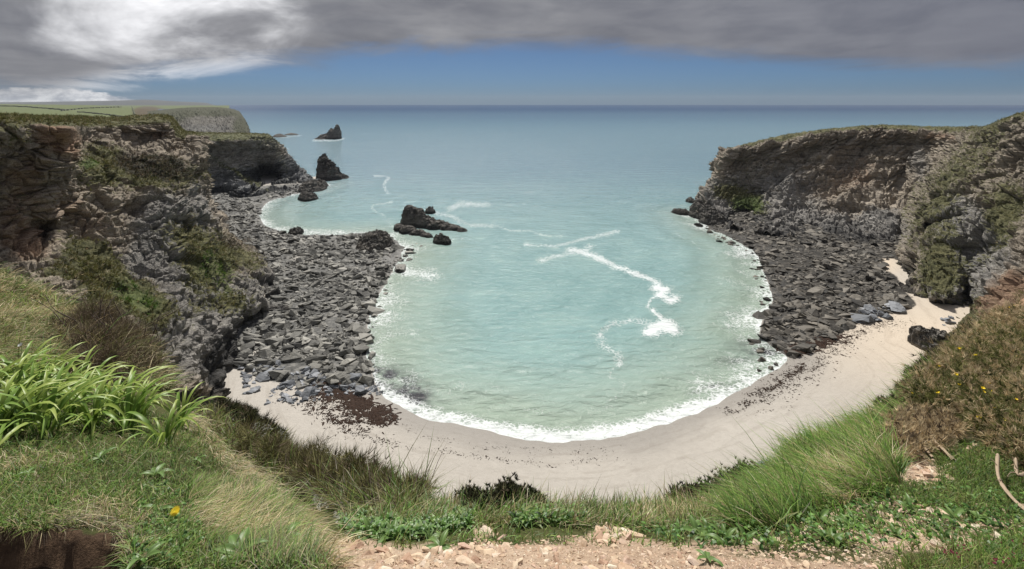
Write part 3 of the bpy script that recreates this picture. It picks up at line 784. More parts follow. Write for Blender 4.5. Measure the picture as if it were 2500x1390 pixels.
# ================================================================ rocks standing in the sea
def sea_rock(label, bumps, res_=70, seed=0, rough=1.0, name='sea_rock', cat='rock', grp=None, veg=0.0):
    res = int(res_ * 1.1)
    W_ = []
    for (cx_, cy_, hw_, hp_, dep, pw, *rest) in bumps:
        g = G(cx_, cy_)
        k = g[1] / F
        W_.append((g[0], g[1] + dep * 0.5, hw_ * k, dep, hp_ * k, pw, rest[0] if rest else 0.0))
    x0 = min(a[0] - a[2] for a in W_) - 0.6; x1 = max(a[0] + a[2] for a in W_) + 0.6
    y0 = min(a[1] - a[3] for a in W_) - 0.6; y1 = max(a[1] + a[3] for a in W_) + 0.6
    nx = res; ny = max(24, int(res * min(1.0, (y1 - y0) / (x1 - x0))))
    X, Yy = np.meshgrid(np.linspace(x0, x1, nx), np.linspace(y0, y1, ny))
    size = max(x1 - x0, y1 - y0)
    p3 = np.stack([X, Yy, 0 * X], -1)
    wx = fbm(p3 / size * 5, 3, seed + 3) * size * 0.05
    wy = fbm(p3 / size * 5, 3, seed + 9) * size * 0.05
    Z = np.full(X.shape, -2.0)
    for (a, b2, rx, ry, h_, pw, tilt) in W_:
        ex = (X + wx - a) / rx; ey = (Yy + wy - b2) / ry
        r = np.sqrt(ex ** 2 + ey ** 2)
        prof = np.clip(1 - r ** pw, -2, 1) * h_ * (1 + tilt * np.clip(ex, -1, 1))
        Z = np.maximum(Z, prof)
    hmax = max(a[4] for a in W_)
    msk = sstep(Z, -0.5, hmax * 0.4)
    w1, w2, wid = worley(np.stack([X, Yy, Z], -1) / (size * 0.09), seed)
    Z = Z + msk * rough * hmax * (0.22 * fbm(p3 / size * 7, 5, seed, 0.6, True) + 0.22 * (wid - 0.5) - 0.12 * np.exp(-((w2 - w1) / 0.12) ** 2))
    Z = np.maximum(Z, -1.5)
    g0 = np.array([np.mean([a[0] for a in W_]), np.mean([a[1] for a in W_]), 0])
    V = np.stack([X, Yy, Z], -1)
    nn_ = np.cross(np.gradient(V, axis=1), np.gradient(V, axis=0)); nn_ /= np.linalg.norm(nn_, axis=-1)[..., None] + 1e-9
    nn_ *= np.sign(nn_[..., 2:3] + 1e-9)
    sq_ = V @ np.array([[1, 0.15, 0.35], [0, 1, 0.2], [-0.6, -0.2, 2.2]]).T
    a1, a2, aid = worley(sq_ / max(0.9, hmax * 0.28), seed + 40)
    b1, b2_, bid = worley(sq_ / max(0.35, hmax * 0.11), seed + 41)
    V = V + nn_ * (msk * rough * (max(0.5, hmax * 0.16) * (aid - 0.5) - max(0.25, hmax * 0.08) * np.exp(-((a2 - a1) / 0.09) ** 2) + max(0.22, hmax * 0.07) * (bid - 0.5)))[..., None]
    zero = np.zeros(X.shape)
    at = dict(veg=zero + veg - 0.4 * (veg == 0), rust=zero, grey=zero + 0.7, pale=zero, wet=sstep(Z, max(1.5, hmax * 0.35), 0.2) * 0.9, scrub=zero, lush=zero)
    o = grid_obj(name, V - g0, M_SEAROCK, at, kind=None)
    o.location = tuple(g0)
    return tag(o, label, cat, grp)
sea_rock('pointed sea stack off the left headland with steep left side', [(787,440,19,56,6,2.2,-0.12),(800,440,22,40,6,2.2,-0.25),(814,439,22,22,6,2.0,-0.2),(832,437,15,9,5,2.0)], 80, 1, 0.8, 'sea_stack', 'sea stack')
sea_rock('far sea stack like a shark fin sloping to the left', [(818,340,12,32,9,2.4,0.15),(806,340,20,24,12,1.6,0.3),(790,340,26,11,12,1.5,0.2)], 70, 2, 0.5, 'sea_stack', 'sea stack')
sea_rock('low far rock just off the far headland', [(678,335,16,7,10,1.6,-0.3)], 40, 3, 0.6)
sea_rock('lowest thin rock right of the far headland rocks', [(708,330,16,4,8,1.6)], 36, 4, 0.6)
sea_rock('tall black crag of the reef, leftmost and highest, with long tail', [(1000,551,25,42,3.4,5.0,-0.1),(1022,551,18,36,3.4,4.5,-0.1),(1040,554,30,20,3.2,4.0,-0.15),(1070,559,34,14,3.0,4.0,-0.15),(1100,563,30,10,2.8,4.0,-0.1),(1125,565,16,6,2.4,3.0)], 150, 5, 0.5)
sea_rock('small black knob behind the tall reef crag', [(1049,522,13,14,2.5,2.2)], 36, 6)
sea_rock('long low black reef rock in front of the tall crag', [(972,564,14,15,2.2,4.0),(995,570,24,15,2.2,4.0,-0.1),(1020,576,22,12,2.0,4.0),(1040,580,16,8,1.8,3.0)], 110, 7, 0.5)
sea_rock('small round black rock at the near end of the reef', [(1072,595,17,18,2.2,3.0),(1087,596,14,12,2.0,3.0)], 60, 8)
sea_rock('flat dark rock below the left headland tip', [(738,488,13,16,4,2.2),(752,490,20,15,4,2.2)], 60, 9)
sea_rock('rough ledge at the foot of the left headland tip', [(755,468,34,22,8,1.8,-0.4),(775,458,18,14,6,1.8)], 70, 10)
sea_rock('black rock awash left of the right headland', [(1660,523,18,10,3,2.0),(1673,524,14,10,3,2.0)], 50, 11)
sea_rock('small round black rock beside the right headland tip', [(1689,495,10,10,3,2.4)], 36, 12)
sea_rock('pair of dark stones awash below the right headland', [(1708,552,9,4,2,2.0)], 30, 13)
sea_rock('large jutting slab at the foot of the right headland tip', [(1720,535,26,34,7,2.6,-0.2),(1745,548,30,30,6,2.4)], 70, 14)
sea_rock('grey slate outcrop on the sand below the gorse slope', [(2275,868,30,50,3.0,3.2,-0.1),(2310,862,26,44,3.0,2.6)], 70, 15, 0.8, 'rock_outcrop', 'outcrop')
sea_rock('weed covered knoll in the foam at the boulder point', [(905,612,46,34,8,2.0)], 80, 16, 1.0, 'rock_outcrop', 'outcrop')
sea_rock('lone boulder standing in foam off the boulder point', [(975,664,9,9,1.6,2.4)], 30, 17)
sea_rock('flat rock at the edge of the small left bay', [(717,574,17,14,3,2.6)], 36, 18)

# ================================================================ boulders
def boulder_material(name, lo, hi, weed=0.0):
    m, t, b = material(name)
    info = t.add('ShaderNodeObjectInfo').outputs['Random']
    geo = t.add('ShaderNodeNewGeometry')
    pos = geo.outputs['Position']
    rnd = geo.outputs['Random Per Island']
    n = t.noise(pos, 1.6, 8, 0.7, 0.4)
    st = t.noise(t.mapping(pos, scale=(0.6, 0.6, 4.0), rot=(0.4, 0.3, 0)), 1.2, 6, 0.65)
    f = t.addf(t.addf(t.mul(t.math('FRACT', t.addf(info, rnd)), 0.45), t.mul(n, 0.35)), t.mul(st, 0.3))
    c = t.ramp(f, [(0.30, lo), (0.55, tuple(0.45 * (a + b_) for a, b_ in zip(lo, hi))), (0.80, hi), (0.95, tuple(1.6 * a for a in hi))])
    t.put(b.inputs['Base Color'], c)
    t.put(b.inputs['Roughness'], t.addf(0.45, t.mul(n, 0.5)))
    b.inputs['Specular IOR Level'].default_value = 0.4
    t.put(b.inputs['Normal'], t.bump(t.addf(n, st), 0.6, 0.25))
    return m
M_BL = boulder_material('boulder_grey', (0.022, 0.022, 0.020), (0.33, 0.32, 0.285))
M_BR = boulder_material('boulder_weedy', (0.010, 0.009, 0.007), (0.20, 0.18, 0.15))
M_BB = boulder_material('boulder_blue', (0.10, 0.11, 0.125), (0.33, 0.345, 0.37))
def hull(name, n, sc3, seed, mat, power=0.55):
    r = np.random.default_rng(seed)
    v = r.normal(size=(n, 3))
    v /= (np.abs(v) ** 2.8).sum(1)[:, None] ** (1 / 2.8)
    v *= (0.80 + 0.20 * r.random((n, 1)))
    v *= np.array(sc3)
    bm = bmesh.new()
    vs = [bm.verts.new(tuple(p)) for p in v]
    res = bmesh.ops.convex_hull(bm, input=vs)
    bmesh.ops.delete(bm, geom=[g for g in bm.verts if not g.link_faces], context='VERTS')
    bmesh.ops.triangulate(bm, faces=bm.faces[:])
    me = bpy.data.meshes.new(name)
    bm.to_mesh(me); bm.free()
    me.materials.append(mat)
    return me
def mesh_np(me):
    v = np.zeros(len(me.vertices) * 3, np.float32); me.vertices.foreach_get('co', v)
    f = np.zeros(len(me.polygons) * 3, np.int32); me.polygons.foreach_get('vertices', f)
    return v.reshape(-1, 3), f.reshape(-1, 3)
def rot_np(rx, ry, rz):
    cx_, sx_, cy_, sy_, cz_, sz_ = np.cos(rx), np.sin(rx), np.cos(ry), np.sin(ry), np.cos(rz), np.sin(rz)
    Rz = np.stack([np.stack([cz_, -sz_, 0 * rz], -1), np.stack([sz_, cz_, 0 * rz], -1), np.stack([0 * rz, 0 * rz, 1 + 0 * rz], -1)], -2)
    Ry = np.stack([np.stack([cy_, 0 * ry, sy_], -1), np.stack([0 * ry, 1 + 0 * ry, 0 * ry], -1), np.stack([-sy_, 0 * ry, cy_], -1)], -2)
    Rx = np.stack([np.stack([1 + 0 * rx, 0 * rx, 0 * rx], -1), np.stack([0 * rx, cx_, -sx_], -1), np.stack([0 * rx, sx_, cx_], -1)], -2)
    return Rz @ Ry @ Rx
def scatter_pixels(poly, n, r):
    poly = np.array(poly, float)
    lo, hi = poly.min(0), poly.max(0)
    out = np.zeros((0, 2))
    while len(out) < n:
        q = lo + (hi - lo) * r.random((n * 2, 2))
        out = np.concatenate([out, q[inside(q, poly)]])
    return out[:n]
def merged(name, variants, loc, sc3, rot, which, mat, parent=None):
    Vs, Fs, off = [], [], 0
    R = rot_np(*rot)
    for k, me in enumerate(variants):
        v, f = mesh_np(me)
        ii = np.where(which == k)[0]
        if not len(ii):
            continue
        vv = np.einsum('nij,nmj->nmi', R[ii], v[None] * sc3[ii][:, None, :]) + loc[ii][:, None, :]
        ff = f[None] + (np.arange(len(ii)) * len(v))[:, None, None] + off
        Vs.append(vv.reshape(-1, 3)); Fs.append(ff.reshape(-1, 3)); off += len(ii) * len(v)
    return tag(link(name, make_mesh(name, np.concatenate(Vs), tris=np.concatenate(Fs), mat=mat), parent), kind='stuff')

def boulder_field(poly, n, n_own, mats, size_px, seed, label_fn, group, stuff_name, stuff_label, strike, flat=0.45, keep=None):
    r = np.random.default_rng(seed)
    variants = [hull('boulder', 11 + 2 * (k % 3), (1.0, 0.62 + 0.25 * r.random(), flat + 0.15 * r.random()), seed * 50 + k, mats[0]) for k in range(9)]
    # even over the shore: density follows the true area
    q = scatter_pixels(poly, n * 5, r)
    wgt = 1.0 / (q[:, 1] - HY) ** 1.6
    q = q[r.choice(len(q), n, replace=False, p=wgt / wgt.sum())]
    if keep is not None:
        q = q[keep(q, r)]
    g = G(q[:, 0], q[:, 1], 0.6)
    q = q[fbm(g / 5.5, 3, seed + 4) + 0.12 * r.normal(size=len(q)) > -0.22]     # bare gaps between the stones
    n = len(q)
    g = G(q[:, 0], q[:, 1], 0.6)
    sz_ = size_px * np.exp(r.normal(0, 0.66, n))
    sz_ *= np.where(r.random(n) < 0.05, 2.2, 1.0) * np.exp(0.5 * fbm(g / 9.0, 2, seed))
    sz_ = np.clip(sz_, 0.25 * size_px, 4.5 * size_px)
    z = shore_z(g[:, 0], g[:, 1])[0]
    sc3 = np.stack([sz_ * (0.8 + 0.5 * r.random(n)), sz_ * (0.8 + 0.4 * r.random(n)), sz_ * (0.75 + 0.5 * r.random(n))], -1)
    rot = (r.normal(0, 0.22, n), r.normal(0.1, 0.24, n), r.normal(strike, 0.55, n))
    loc = np.stack([g[:, 0], g[:, 1], z + sc3[:, 2] * flat * 0.25], -1)
    which = r.integers(0, len(variants), n)
    app = sz_ / g[:, 1]
    order = np.argsort(-app)
    own, rest = order[:n_own], order[n_own:]
    for i in own:
        o = link('boulder', variants[which[i]])
        o.location = tuple(loc[i]); o.scale = tuple(sc3[i]); o.rotation_euler = (rot[0][i], rot[1][i], rot[2][i])
        lb = label_fn(q[i, 0], q[i, 1], sz_[i])
        tag(o, lb, 'boulder', group)
    st = merged(stuff_name, variants, loc[rest], sc3[rest], [a[rest] for a in rot], which[rest], mats[0])
    st['label'] = stuff_label
    return variants
def size_word(s):
    return 'huge ' if s > 1.45 else 'large ' if s > 1.05 else 'small ' if s < 0.7 else ''
def lab_left(x, y, s):
    b_ = size_word(s)
    if y < 530: return f'{b_}grey boulder near the sandy cave of the small left bay'
    if y < 575: return f'{b_}grey boulder on the waterline of the small left bay'
    if x > 850 and y < 640: return f'{b_}dark boulder beside the weedy knoll at the boulder point'
    if x > 850 and y < 720: return f'{b_}dark slab where foam fans out off the boulder point'
    if x > 820 and y < 830: return f'{b_}dark slab along the foam edge below the boulder point'
    if y > 860: return f'{b_}grey slab just above the blue grey stones and seaweed'
    if y > 790: return f'{b_}grey slab in front of the black cave' if x < 770 else f'{b_}grey slab between the black cave and the foam'
    if y > 720: return f'{b_}grey slab under the dark overhang' if x < 740 else f'{b_}grey slab in the lower middle of the boulder shore'
    if y > 650: return f'{b_}grey slab in the centre of the boulder shore'
    return f'{b_}grey boulder in the upper middle of the boulder shore'
boulder_field(LEFT_ROCK, 8500, 170, [M_BL], 0.35, 5, lab_left, 'boulders on the left shore', 'boulder_shore', 'mass of smaller grey boulders covering the left shore', 0.15)
def lab_right(x, y, s):
    b_ = size_word(s)
    if y < 600: return f'{b_}dark boulder at the foot of the right headland cliff'
    if y < 650: return f'{b_}dark slab on the upper platform, ' + ('seaward side' if x < 1980 else 'landward side')
    if y < 700: return f'{b_}brown grey slab level with the pale ledge, ' + ('seaward side' if x < 1980 else 'landward side')
    if y < 750: return f'{b_}brown grey slab in the middle platform, ' + ('near the foam' if x < 1960 else 'towards the cliff' if x > 2080 else 'centre')
    if y < 790: return f'{b_}dark slab low on the platform, ' + ('near the foam' if x < 1960 else 'towards the sand')
    return f'{b_}dark slab at the platform end beside sand and swash'
boulder_field(RIGHT_ROCK, 6000, 80, [M_BR], 0.38, 6, lab_right, 'boulders on the right rock platform', 'boulder_platform', 'mass of smaller weedy rocks on the right platform', -0.1, 0.26)
STRAG_L = [(885,790),(905,735),(930,690),(955,650),(990,600),(1010,560),(1030,600),(1000,650),(960,700),(925,760),(915,860),(930,930),(905,925),(888,860)]
boulder_field(STRAG_L, 150, 16, [M_BL], 0.42, 15, lambda x, y, s: 'dark boulder standing in the foam off the left boulder shore', 'boulders awash off the left shore', 'boulder_awash', 'smaller rocks awash off the left shore', 0.1, 0.5)
STRAG_R = [(1700,530),(1745,562),(1800,590),(1850,620),(1866,660),(1882,700),(1890,740),(1870,780),(1855,830),(1880,880),(1920,880),(1850,900),(1835,820),(1855,760),(1850,690),(1830,640),(1780,600),(1720,560)]
boulder_field(STRAG_R, 170, 16, [M_BR], 0.42, 16, lambda x, y, s: 'dark weedy boulder standing in the foam off the right platform', 'boulders awash off the right platform', 'rubble_awash', 'smaller rocks awash off the right platform', -0.1, 0.4)
EDGE_L = [(580,900),(640,880),(760,905),(900,925),(945,950),(900,965),(830,955),(740,985),(640,985),(600,960)]
def lab_blue(x, y, s): return 'smooth blue grey stone lying on pale sand below the left cliff' if y > 930 else 'smooth blue grey stone at the sandy edge of the left boulder shore'
boulder_field(EDGE_L, 420, 36, [M_BB], 0.34, 8, lab_blue, 'blue grey stones at the sand edge', 'pebble_edge', 'smaller blue grey stones strewn along the sand edge', -0.3, 0.4)
EDGE_R = [(2090,760),(2180,752),(2230,765),(2180,778),(2110,790)]
boulder_field(EDGE_R, 40, 10, [M_BB], 0.55, 9, lambda x, y, s: 'blue grey stone on sand at the foot of the right rock spur', 'blue grey stones on the right sand', 'pebble_spur', 'smaller stones on the sand by the right spur', 0.1, 0.4)
boulder_field([(2295,775),(2330,775),(2330,800),(2300,805)], 8, 5, [M_BB], 0.5, 10, lambda x, y, s: 'blue grey stone on sand in the right beach corner', 'stones in the beach corner', 'pebble_corner', 'smaller stones in the right beach corner', -0.6, 0.4)
# long ledges of tilted slate across the right platform
for k, (a, c_, a2, c2, wd, lab) in enumerate([(1935,692,2130,668,10,'pale'),(2080,730,2200,708,16,'grey'),(1890,800,2010,790,9,'low'),(1960,716,2090,700,9,'narrow'),(1900,765,2060,752,8,'dark'),(2110,748,2190,735,13,'blocky')]):
    n = 60
    bp_ = [((a + (a2 - a) * f), (c_ + (c2 - c_) * f), wd * 1.6, wd * (0.8 + 0.4 * random.random()), 1.0, 2.4) for f in np.linspace(0.05, 0.95, 9)]
    sea_rock(f'{lab} slate ledge, number {("one","two","three","four","five","six")[k]} from the sea of the right platform ledges' if False else
             ['pale long slate ledge crossing the upper right rock platform', 'high grey slate ledge beside the right cliff foot', 'low slate ledge nearest the sand on the right platform', 'narrow slate ledge just below the pale one', 'dark slate ledge in the middle of the right platform', 'blocky slate ledge touching the right cliff spur'][k],
             bp_, 90, 30 + k, 0.9, 'rock_ledge', 'rock ledge')

# ================================================================ seaweed
m, t, b = material('seaweed')
t.put(b.inputs['Base Color'], t.mix(t.noise(t.add('ShaderNodeNewGeometry').outputs['Position'], 3.0, 4, 0.6), (0.014, 0.008, 0.005), (0.050, 0.026, 0.016)))
b.inputs['Specular IOR Level'].default_value = 0.15
b.inputs['Roughness'].default_value = 0.8
M_WEED = m
def flecks(spots, size, r):
    """flat crumpled scraps: six-sided with a raised middle"""
    n = len(spots)
    z = shore_z(spots[:, 0], spots[:, 1])[0]
    a0 = r.random(n) * 6.28
    el = 0.14 + 0.3 * r.random(n)
    k = np.arange(6) / 6 * 2 * np.pi
    rad = 1.7 * size[:, None] * (0.45 + 0.75 * r.random((n, 6)))
    x = rad * np.cos(k); y = rad * np.sin(k) * el[:, None]
    X = x * np.cos(a0)[:, None] - y * np.sin(a0)[:, None]; Y_ = x * np.sin(a0)[:, None] + y * np.cos(a0)[:, None]
    ring = np.stack([spots[:, :1] + X, spots[:, 1:2] + Y_, z[:, None] + 0.01 + 0.02 * r.random((n, 6))], -1)
    mid = np.stack([spots[:, 0], spots[:, 1], z + 0.05 + 0.10 * size], -1)[:, None]
    V = np.concatenate([ring, mid], 1)
    f = np.array([(i, (i + 1) % 6, 6) for i in range(6)])
    return V.reshape(-1, 3), (f[None] + (np.arange(n) * 7)[:, None, None]).reshape(-1, 3)
def strand(poly, n, spread, size, seed, name, label):
    r = np.random.default_rng(seed)
    W_ = np.array([G(*p, 0.5)[:2] for p in poly])
    L = np.r_[0, np.cumsum(np.linalg.norm(np.diff(W_, axis=0), axis=1))]
    tt = r.random(n * 3) * L[-1]
    pts = np.stack([np.interp(tt, L, W_[:, 0]), np.interp(tt, L, W_[:, 1])], -1) + r.normal(0, 1, (n * 3, 2)) * spread
    nz_ = fbm(np.concatenate([pts, 0 * pts[:, :1]], 1) * np.array([0.9, 1.5, 1]) / 2.2, 4, seed)
    pts = pts[np.argsort(-nz_ - 0.75 * r.random(n * 3))[:n]]
    V, Fc = flecks(pts, size * np.exp(r.normal(0, 0.5, len(pts))), r)
    return tag(link(name, make_mesh(name, V, tris=Fc, mat=M_WEED)), label, kind='stuff')
strand([(790,925),(850,965),(900,995),(945,1020)], 2600, 0.75, 0.17, 21, 'seaweed', 'thick dark brown seaweed heap at the left end of the sand')
strand([(760,955),(830,1010),(890,1035)], 1300, 1.1, 0.10, 22, 'seaweed_strand', 'scattered brown seaweed on the sand left of the heap')
strand([(680,965),(780,1010),(870,1050),(960,1090)], 420, 0.5, 0.06, 23, 'seaweed_strand', 'thin line of seaweed scraps on the left sand')
strand([(800,1040),(1000,1085),(1200,1115),(1330,1128),(1450,1118),(1560,1110)], 420, 0.35, 0.038, 24, 'seaweed_strand', 'thin tide line of weed scraps along the middle beach')
strand([(940,1025),(1100,1075),(1250,1092),(1400,1098),(1500,1090)], 260, 0.5, 0.034, 25, 'seaweed_strand', 'upper scraps of weed below the swash')
strand([(1770,1000),(1840,965),(1880,940),(1960,890)], 900, 0.45, 0.075, 26, 'seaweed_strand', 'dark seaweed line above the right swash')
strand([(1850,985),(1920,930),(2000,870),(2090,810),(2150,785)], 1500, 1.2, 0.075, 27, 'seaweed_strand', 'broad speckled seaweed band on the right sand')
strand([(2000,845),(2060,815),(2130,790),(2230,800)], 600, 1.8, 0.06, 28, 'seaweed_strand', 'sparse seaweed specks near the right cliff foot')
strand([(1900,855),(1990,838),(2060,822)], 300, 0.8, 0.3, 29, 'seaweed', 'black weed patch where the right platform meets the sand')

# ================================================================ the ground we stand on: cliff edge
FG = {
 -700: [(1.1,2150),(1.9,1380),(3,1100),(5,900),(10,720),(20,600),(30,560),(45,540),(70,540)],
 -200: [(1.1,2150),(1.9,1380),(2.4,1250),(3.2,1080),(4.5,930),(8,770),(14,655),(24,600),(30,615),(40,700),(70,850)],
 0: [(1.1,2150),(1.9,1380),(2.4,1240),(3.2,1090),(4.2,985),(5.5,900),(8,800),(12,705),(17,655),(19,650),(24,690),(40,820),(70,950)],
 116: [(1.1,2150),(1.9,1380),(2.4,1235),(3.2,1095),(4.2,1000),(6,905),(9,795),(13,722),(15,712),(18,750),(28,880),(50,1000),(70,1020)],
 232: [(1.1,2150),(1.9,1385),(2.5,1230),(3.2,1110),(4.2,1010),(6,910),(9,800),(11.5,760),(13,775),(20,900),(35,1020),(70,1050)],
 299: [(1.1,2150),(1.9,1388),(2.5,1240),(3.2,1120),(4.2,1020),(6,920),(9,812),(10,800),(12,840),(18,960),(30,1060),(70,1060)],
 398: [(1.1,2150),(1.95,1390),(2.5,1250),(3.2,1135),(4.2,1040),(6,950),(7.6,895),(9,930),(14,1020),(30,1090),(70,1080)],
 431: [(1.1,2150),(1.95,1390),(2.5,1255),(3.2,1140),(4.3,1050),(6,985),(7,966),(8.5,1000),(13,1040),(22,1040),(34,1060),(70,1080)],
 490: [(1.1,2150),(2,1390),(2.5,1268),(3.2,1155),(4.5,1060),(5.8,1025),(7,1050),(11,1050),(20,1005),(27,985),(34,1050),(70,1080)],
 550: [(1.1,2150),(2,1390),(2.6,1275),(3.4,1175),(4.6,1095),(5.2,1082),(7,1115),(12,1085),(20,1020),(28,992),(34,1060),(70,1090)],
 640: [(1.1,2150),(2,1390),(2.6,1295),(3.3,1205),(3.9,1165),(5.5,1210),(9,1130),(14,1085),(22,1050),(30,1030),(36,1100),(70,1110)],
 720: [(1.1,2150),(2,1390),(2.6,1315),(3.1,1250),(4.5,1280),(7,1200),(11,1140),(17,1108),(24,1100),(30,1150),(70,1130)],
 800: [(1.1,2150),(1.95,1395),(2.2,1340),(2.6,1345),(3.5,1290),(6,1205),(9,1155),(11,1140),(15,1180),(30,1230),(70,1130)],
 900: [(1.1,2150),(1.9,1388),(2.3,1320),(3,1280),(4.5,1235),(7,1195),(9,1190),(12,1230),(30,1300),(70,1130)],
 1050: [(1.1,2150),(1.88,1390),(2.3,1315),(3,1258),(4,1232),(5,1245),(10,1360),(40,1300),(70,1130)],
 1250: [(1.1,2150),(1.87,1390),(2.2,1318),(2.8,1245),(3.3,1222),(4.5,1270),(10,1450),(40,1400),(70,1130)],
 1450: [(1.1,2150),(1.87,1390),(2.2,1325),(2.8,1255),(3.4,1232),(4.5,1270),(10,1450),(40,1400),(70,1130)],
 1650: [(1.1,2150),(1.87,1390),(2.2,1318),(2.9,1252),(3.8,1225),(5,1255),(10,1400),(40,1400),(70,1130)],
 1800: [(1.1,2150),(1.86,1390),(2.2,1312),(3,1228),(4.2,1180),(5,1172),(7,1240),(15,1350),(40,1350),(70,1130)],
 1900: [(1.1,2150),(1.86,1390),(2.3,1298),(3,1210),(4.2,1145),(5.2,1130),(7,1190),(15,1300),(40,1300),(70,1120)],
 1960: [(1.1,2150),(1.86,1390),(2.3,1296),(3,1200),(4.2,1115),(5.4,1088),(7,1150),(15,1250),(40,1250),(70,1100)],
 2130: [(1.1,2150),(1.9,1390),(2.4,1285),(3.2,1170),(4.5,1065),(6,1005),(8,1040),(15,1150),(40,1180),(70,1050)],
 2250: [(1.1,2150),(1.9,1390),(2.5,1280),(3.3,1170),(5,1030),(7,935),(9,898),(12,950),(30,1080),(70,1010)],
 2400: [(1.1,2150),(1.95,1390),(2.5,1300),(3.2,1195),(5,1020),(8,870),(12,800),(14,810),(25,910),(45,960),(70,960)],
 2500: [(1.1,2150),(2,1390),(2.6,1300),(3.3,1190),(5,1010),(8,850),(12,755),(15,712),(18,730),(30,850),(70,900)],
 2800: [(1.1,2150),(2,1390),(3.5,1160),(8,820),(15,670),(25,640),(40,690),(70,800)],
 3300: [(1.1,2150),(2,1390),(4,1050),(10,680),(25,520),(45,450),(70,440)],
}
fpx = np.linspace(-700, 3300, 371)
fd = np.geomspace(1.1, 70, 240)
FT = column_table(FG, fpx, fd, 2.2, 2.2)
def fg_v(px, d):
    i = np.clip((np.asarray(px, float) - fpx[0]) / (fpx[1] - fpx[0]), 0, len(fpx) - 1.001)
    j = np.clip(np.log(np.asarray(d, float) / fd[0]) / math.log(fd[1] / fd[0]), 0, len(fd) - 1.001)
    a, b2 = i.astype(int), j.astype(int)
    fa_, fb = i - a, j - b2
    return (FT[a, b2] * (1 - fa_) + FT[a + 1, b2] * fa_) * (1 - fb) + (FT[a, b2 + 1] * (1 - fa_) + FT[a + 1, b2 + 1] * fa_) * fb
def hollow(px, d):
    """the worn earth hollow under the turf at the lower left"""
    e = 1.0 * perlin(np.stack([np.asarray(px, float) / 60, 0 * px, 0 * px], -1), 9)
    return sstep(px, 318, 290) * sstep(d, 2.19 + 0.03 * e, 2.12 + 0.03 * e)
def fg_pt(px, d):
    px = np.asarray(px, float); d = np.asarray(d, float)
    p = P(px, fg_v(px, d), d)
    q = p * np.array([1, 1, 0.3])
    k = np.clip(d / 5.0, 0.35, 5.0)
    p[..., 2] += k * (0.05 * fbm(q / 1.1, 3, 91) + 0.09 * fbm(q / 4.0, 2, 95)) * sstep(d, 1.2, 2.6) + 0.012 * fbm(q / 0.18, 2, 97)
    p[..., 2] -= 0.15 * hollow(px, d)
    return p
def fg_hit(px, py):
    """first ground met along pixels"""
    px = np.asarray(px, float); py = np.asarray(py, float)
    out = np.zeros(px.shape)
    for s0 in range(0, len(px), 20000):
        a, c_ = px[s0:s0 + 20000], py[s0:s0 + 20000]
        i = np.clip((a - fpx[0]) / (fpx[1] - fpx[0]), 0, len(fpx) - 1.001)
        ia = i.astype(int); fa_ = (i - ia)[:, None]
        v = FT[ia] * (1 - fa_) + FT[ia + 1] * fa_
        v = np.minimum.accumulate(v, 1)
        j = np.argmax(v <= c_[:, None], 1)
        j = np.where(v[:, -1] > c_, 0, j)
        k0 = np.maximum(j - 1, 0); ar = np.arange(len(a))
        va, vb = v[ar, k0], v[ar, j]
        fr = np.clip((va - c_) / np.maximum(va - vb, 1e-6), 0, 1)
        out[s0:s0 + 20000] = np.where(j > 0, fd[k0] + (fd[j] - fd[k0]) * fr, 0)
    return out
gpx, gd = np.meshgrid(fpx, fd, indexing='ij')
gp = fg_pt(gpx, gd)
gx, gy = gpx, FT
path = blobs(gx, gy, [(1300,1375,420,52,1.2),(1480,1310,60,24,0.8),(1000,1360,170,34,1.0),(1900,1390,420,28,0.9),(1500,1330,90,22,0.9),(2250,1150,60,22,1.1),(1180,1290,35,22,0.9),(2300,1330,300,30,0.75),(2200,1270,300,45,0.6),(1750,1330,150,22,0.6),(860,1340,60,35,0.9),(2230,1100,60,30,0.8)]) * (gd < 4)
soil = sstep(hollow(gpx, gd * 0.985), 0.0, 0.12) * (gd < 2.5) + blobs(gx, gy, [(2460,760,60,60,1.2,-45)]) * (gd > 7) * 0
rust = blobs(gx, gy, [(2470,760,70,50,1.3,-45),(2500,720,50,40,1.0)]) * (gd > 9) * (gd < 40)
dryg = blobs(gx, gy, [(150,760,180,70,0.8),(300,800,90,60,0.8),(520,1060,70,70,0.7),(640,1150,90,40,0.6),(760,1280,60,60,0.6),(330,1180,80,50,0.3),(1950,1100,90,40,0.5),(600,1020,60,25,0.5)])
dark = blobs(gx, gy, [(820,1180,170,45,1.2,20),(660,1130,80,30,0.9,25),(560,1030,50,18,0.6,35),(650,1050,60,18,0.8,35),(900,1290,120,40,0.6),(1100,1270,90,35,0.6),(1250,1215,90,25,0.8),(2200,960,80,40,0.5),(2350,1000,150,130,0.9),(250,880,120,50,0.5)]) * (gd > 2.1)
m, t, b = material('clifftop_earth')
pos = t.add('ShaderNodeNewGeometry').outputs['Position']
n1 = t.noise(pos, 1.2, 8, 0.7)
n2 = t.noise(pos, 9.0, 8, 0.75)
n3 = t.noise(pos, 60.0, 4, 0.7)
c = t.ramp(t.addf(t.mul(n1, 0.5), t.mul(n2, 0.5)), [(0.34, (0.030, 0.034, 0.013)), (0.5, (0.072, 0.078, 0.028)), (0.68, (0.16, 0.145, 0.065))])
c = t.mix(t.mul(t.step(t.addf(t.attr('dry'), t.mul(t.sub(n2, 0.5), 0.8)), 0.3, 0.8), 0.8), c, t.ramp(n2, [(0.3, (0.10, 0.08, 0.04)), (0.7, (0.30, 0.24, 0.125))]))
c = t.mix(t.step(t.addf(t.attr('dark'), t.mul(t.sub(n2, 0.5), 0.8)), 0.4, 0.9), c, t.ramp(n2, [(0.35, (0.016, 0.014, 0.009)), (0.7, (0.075, 0.060, 0.040))]))
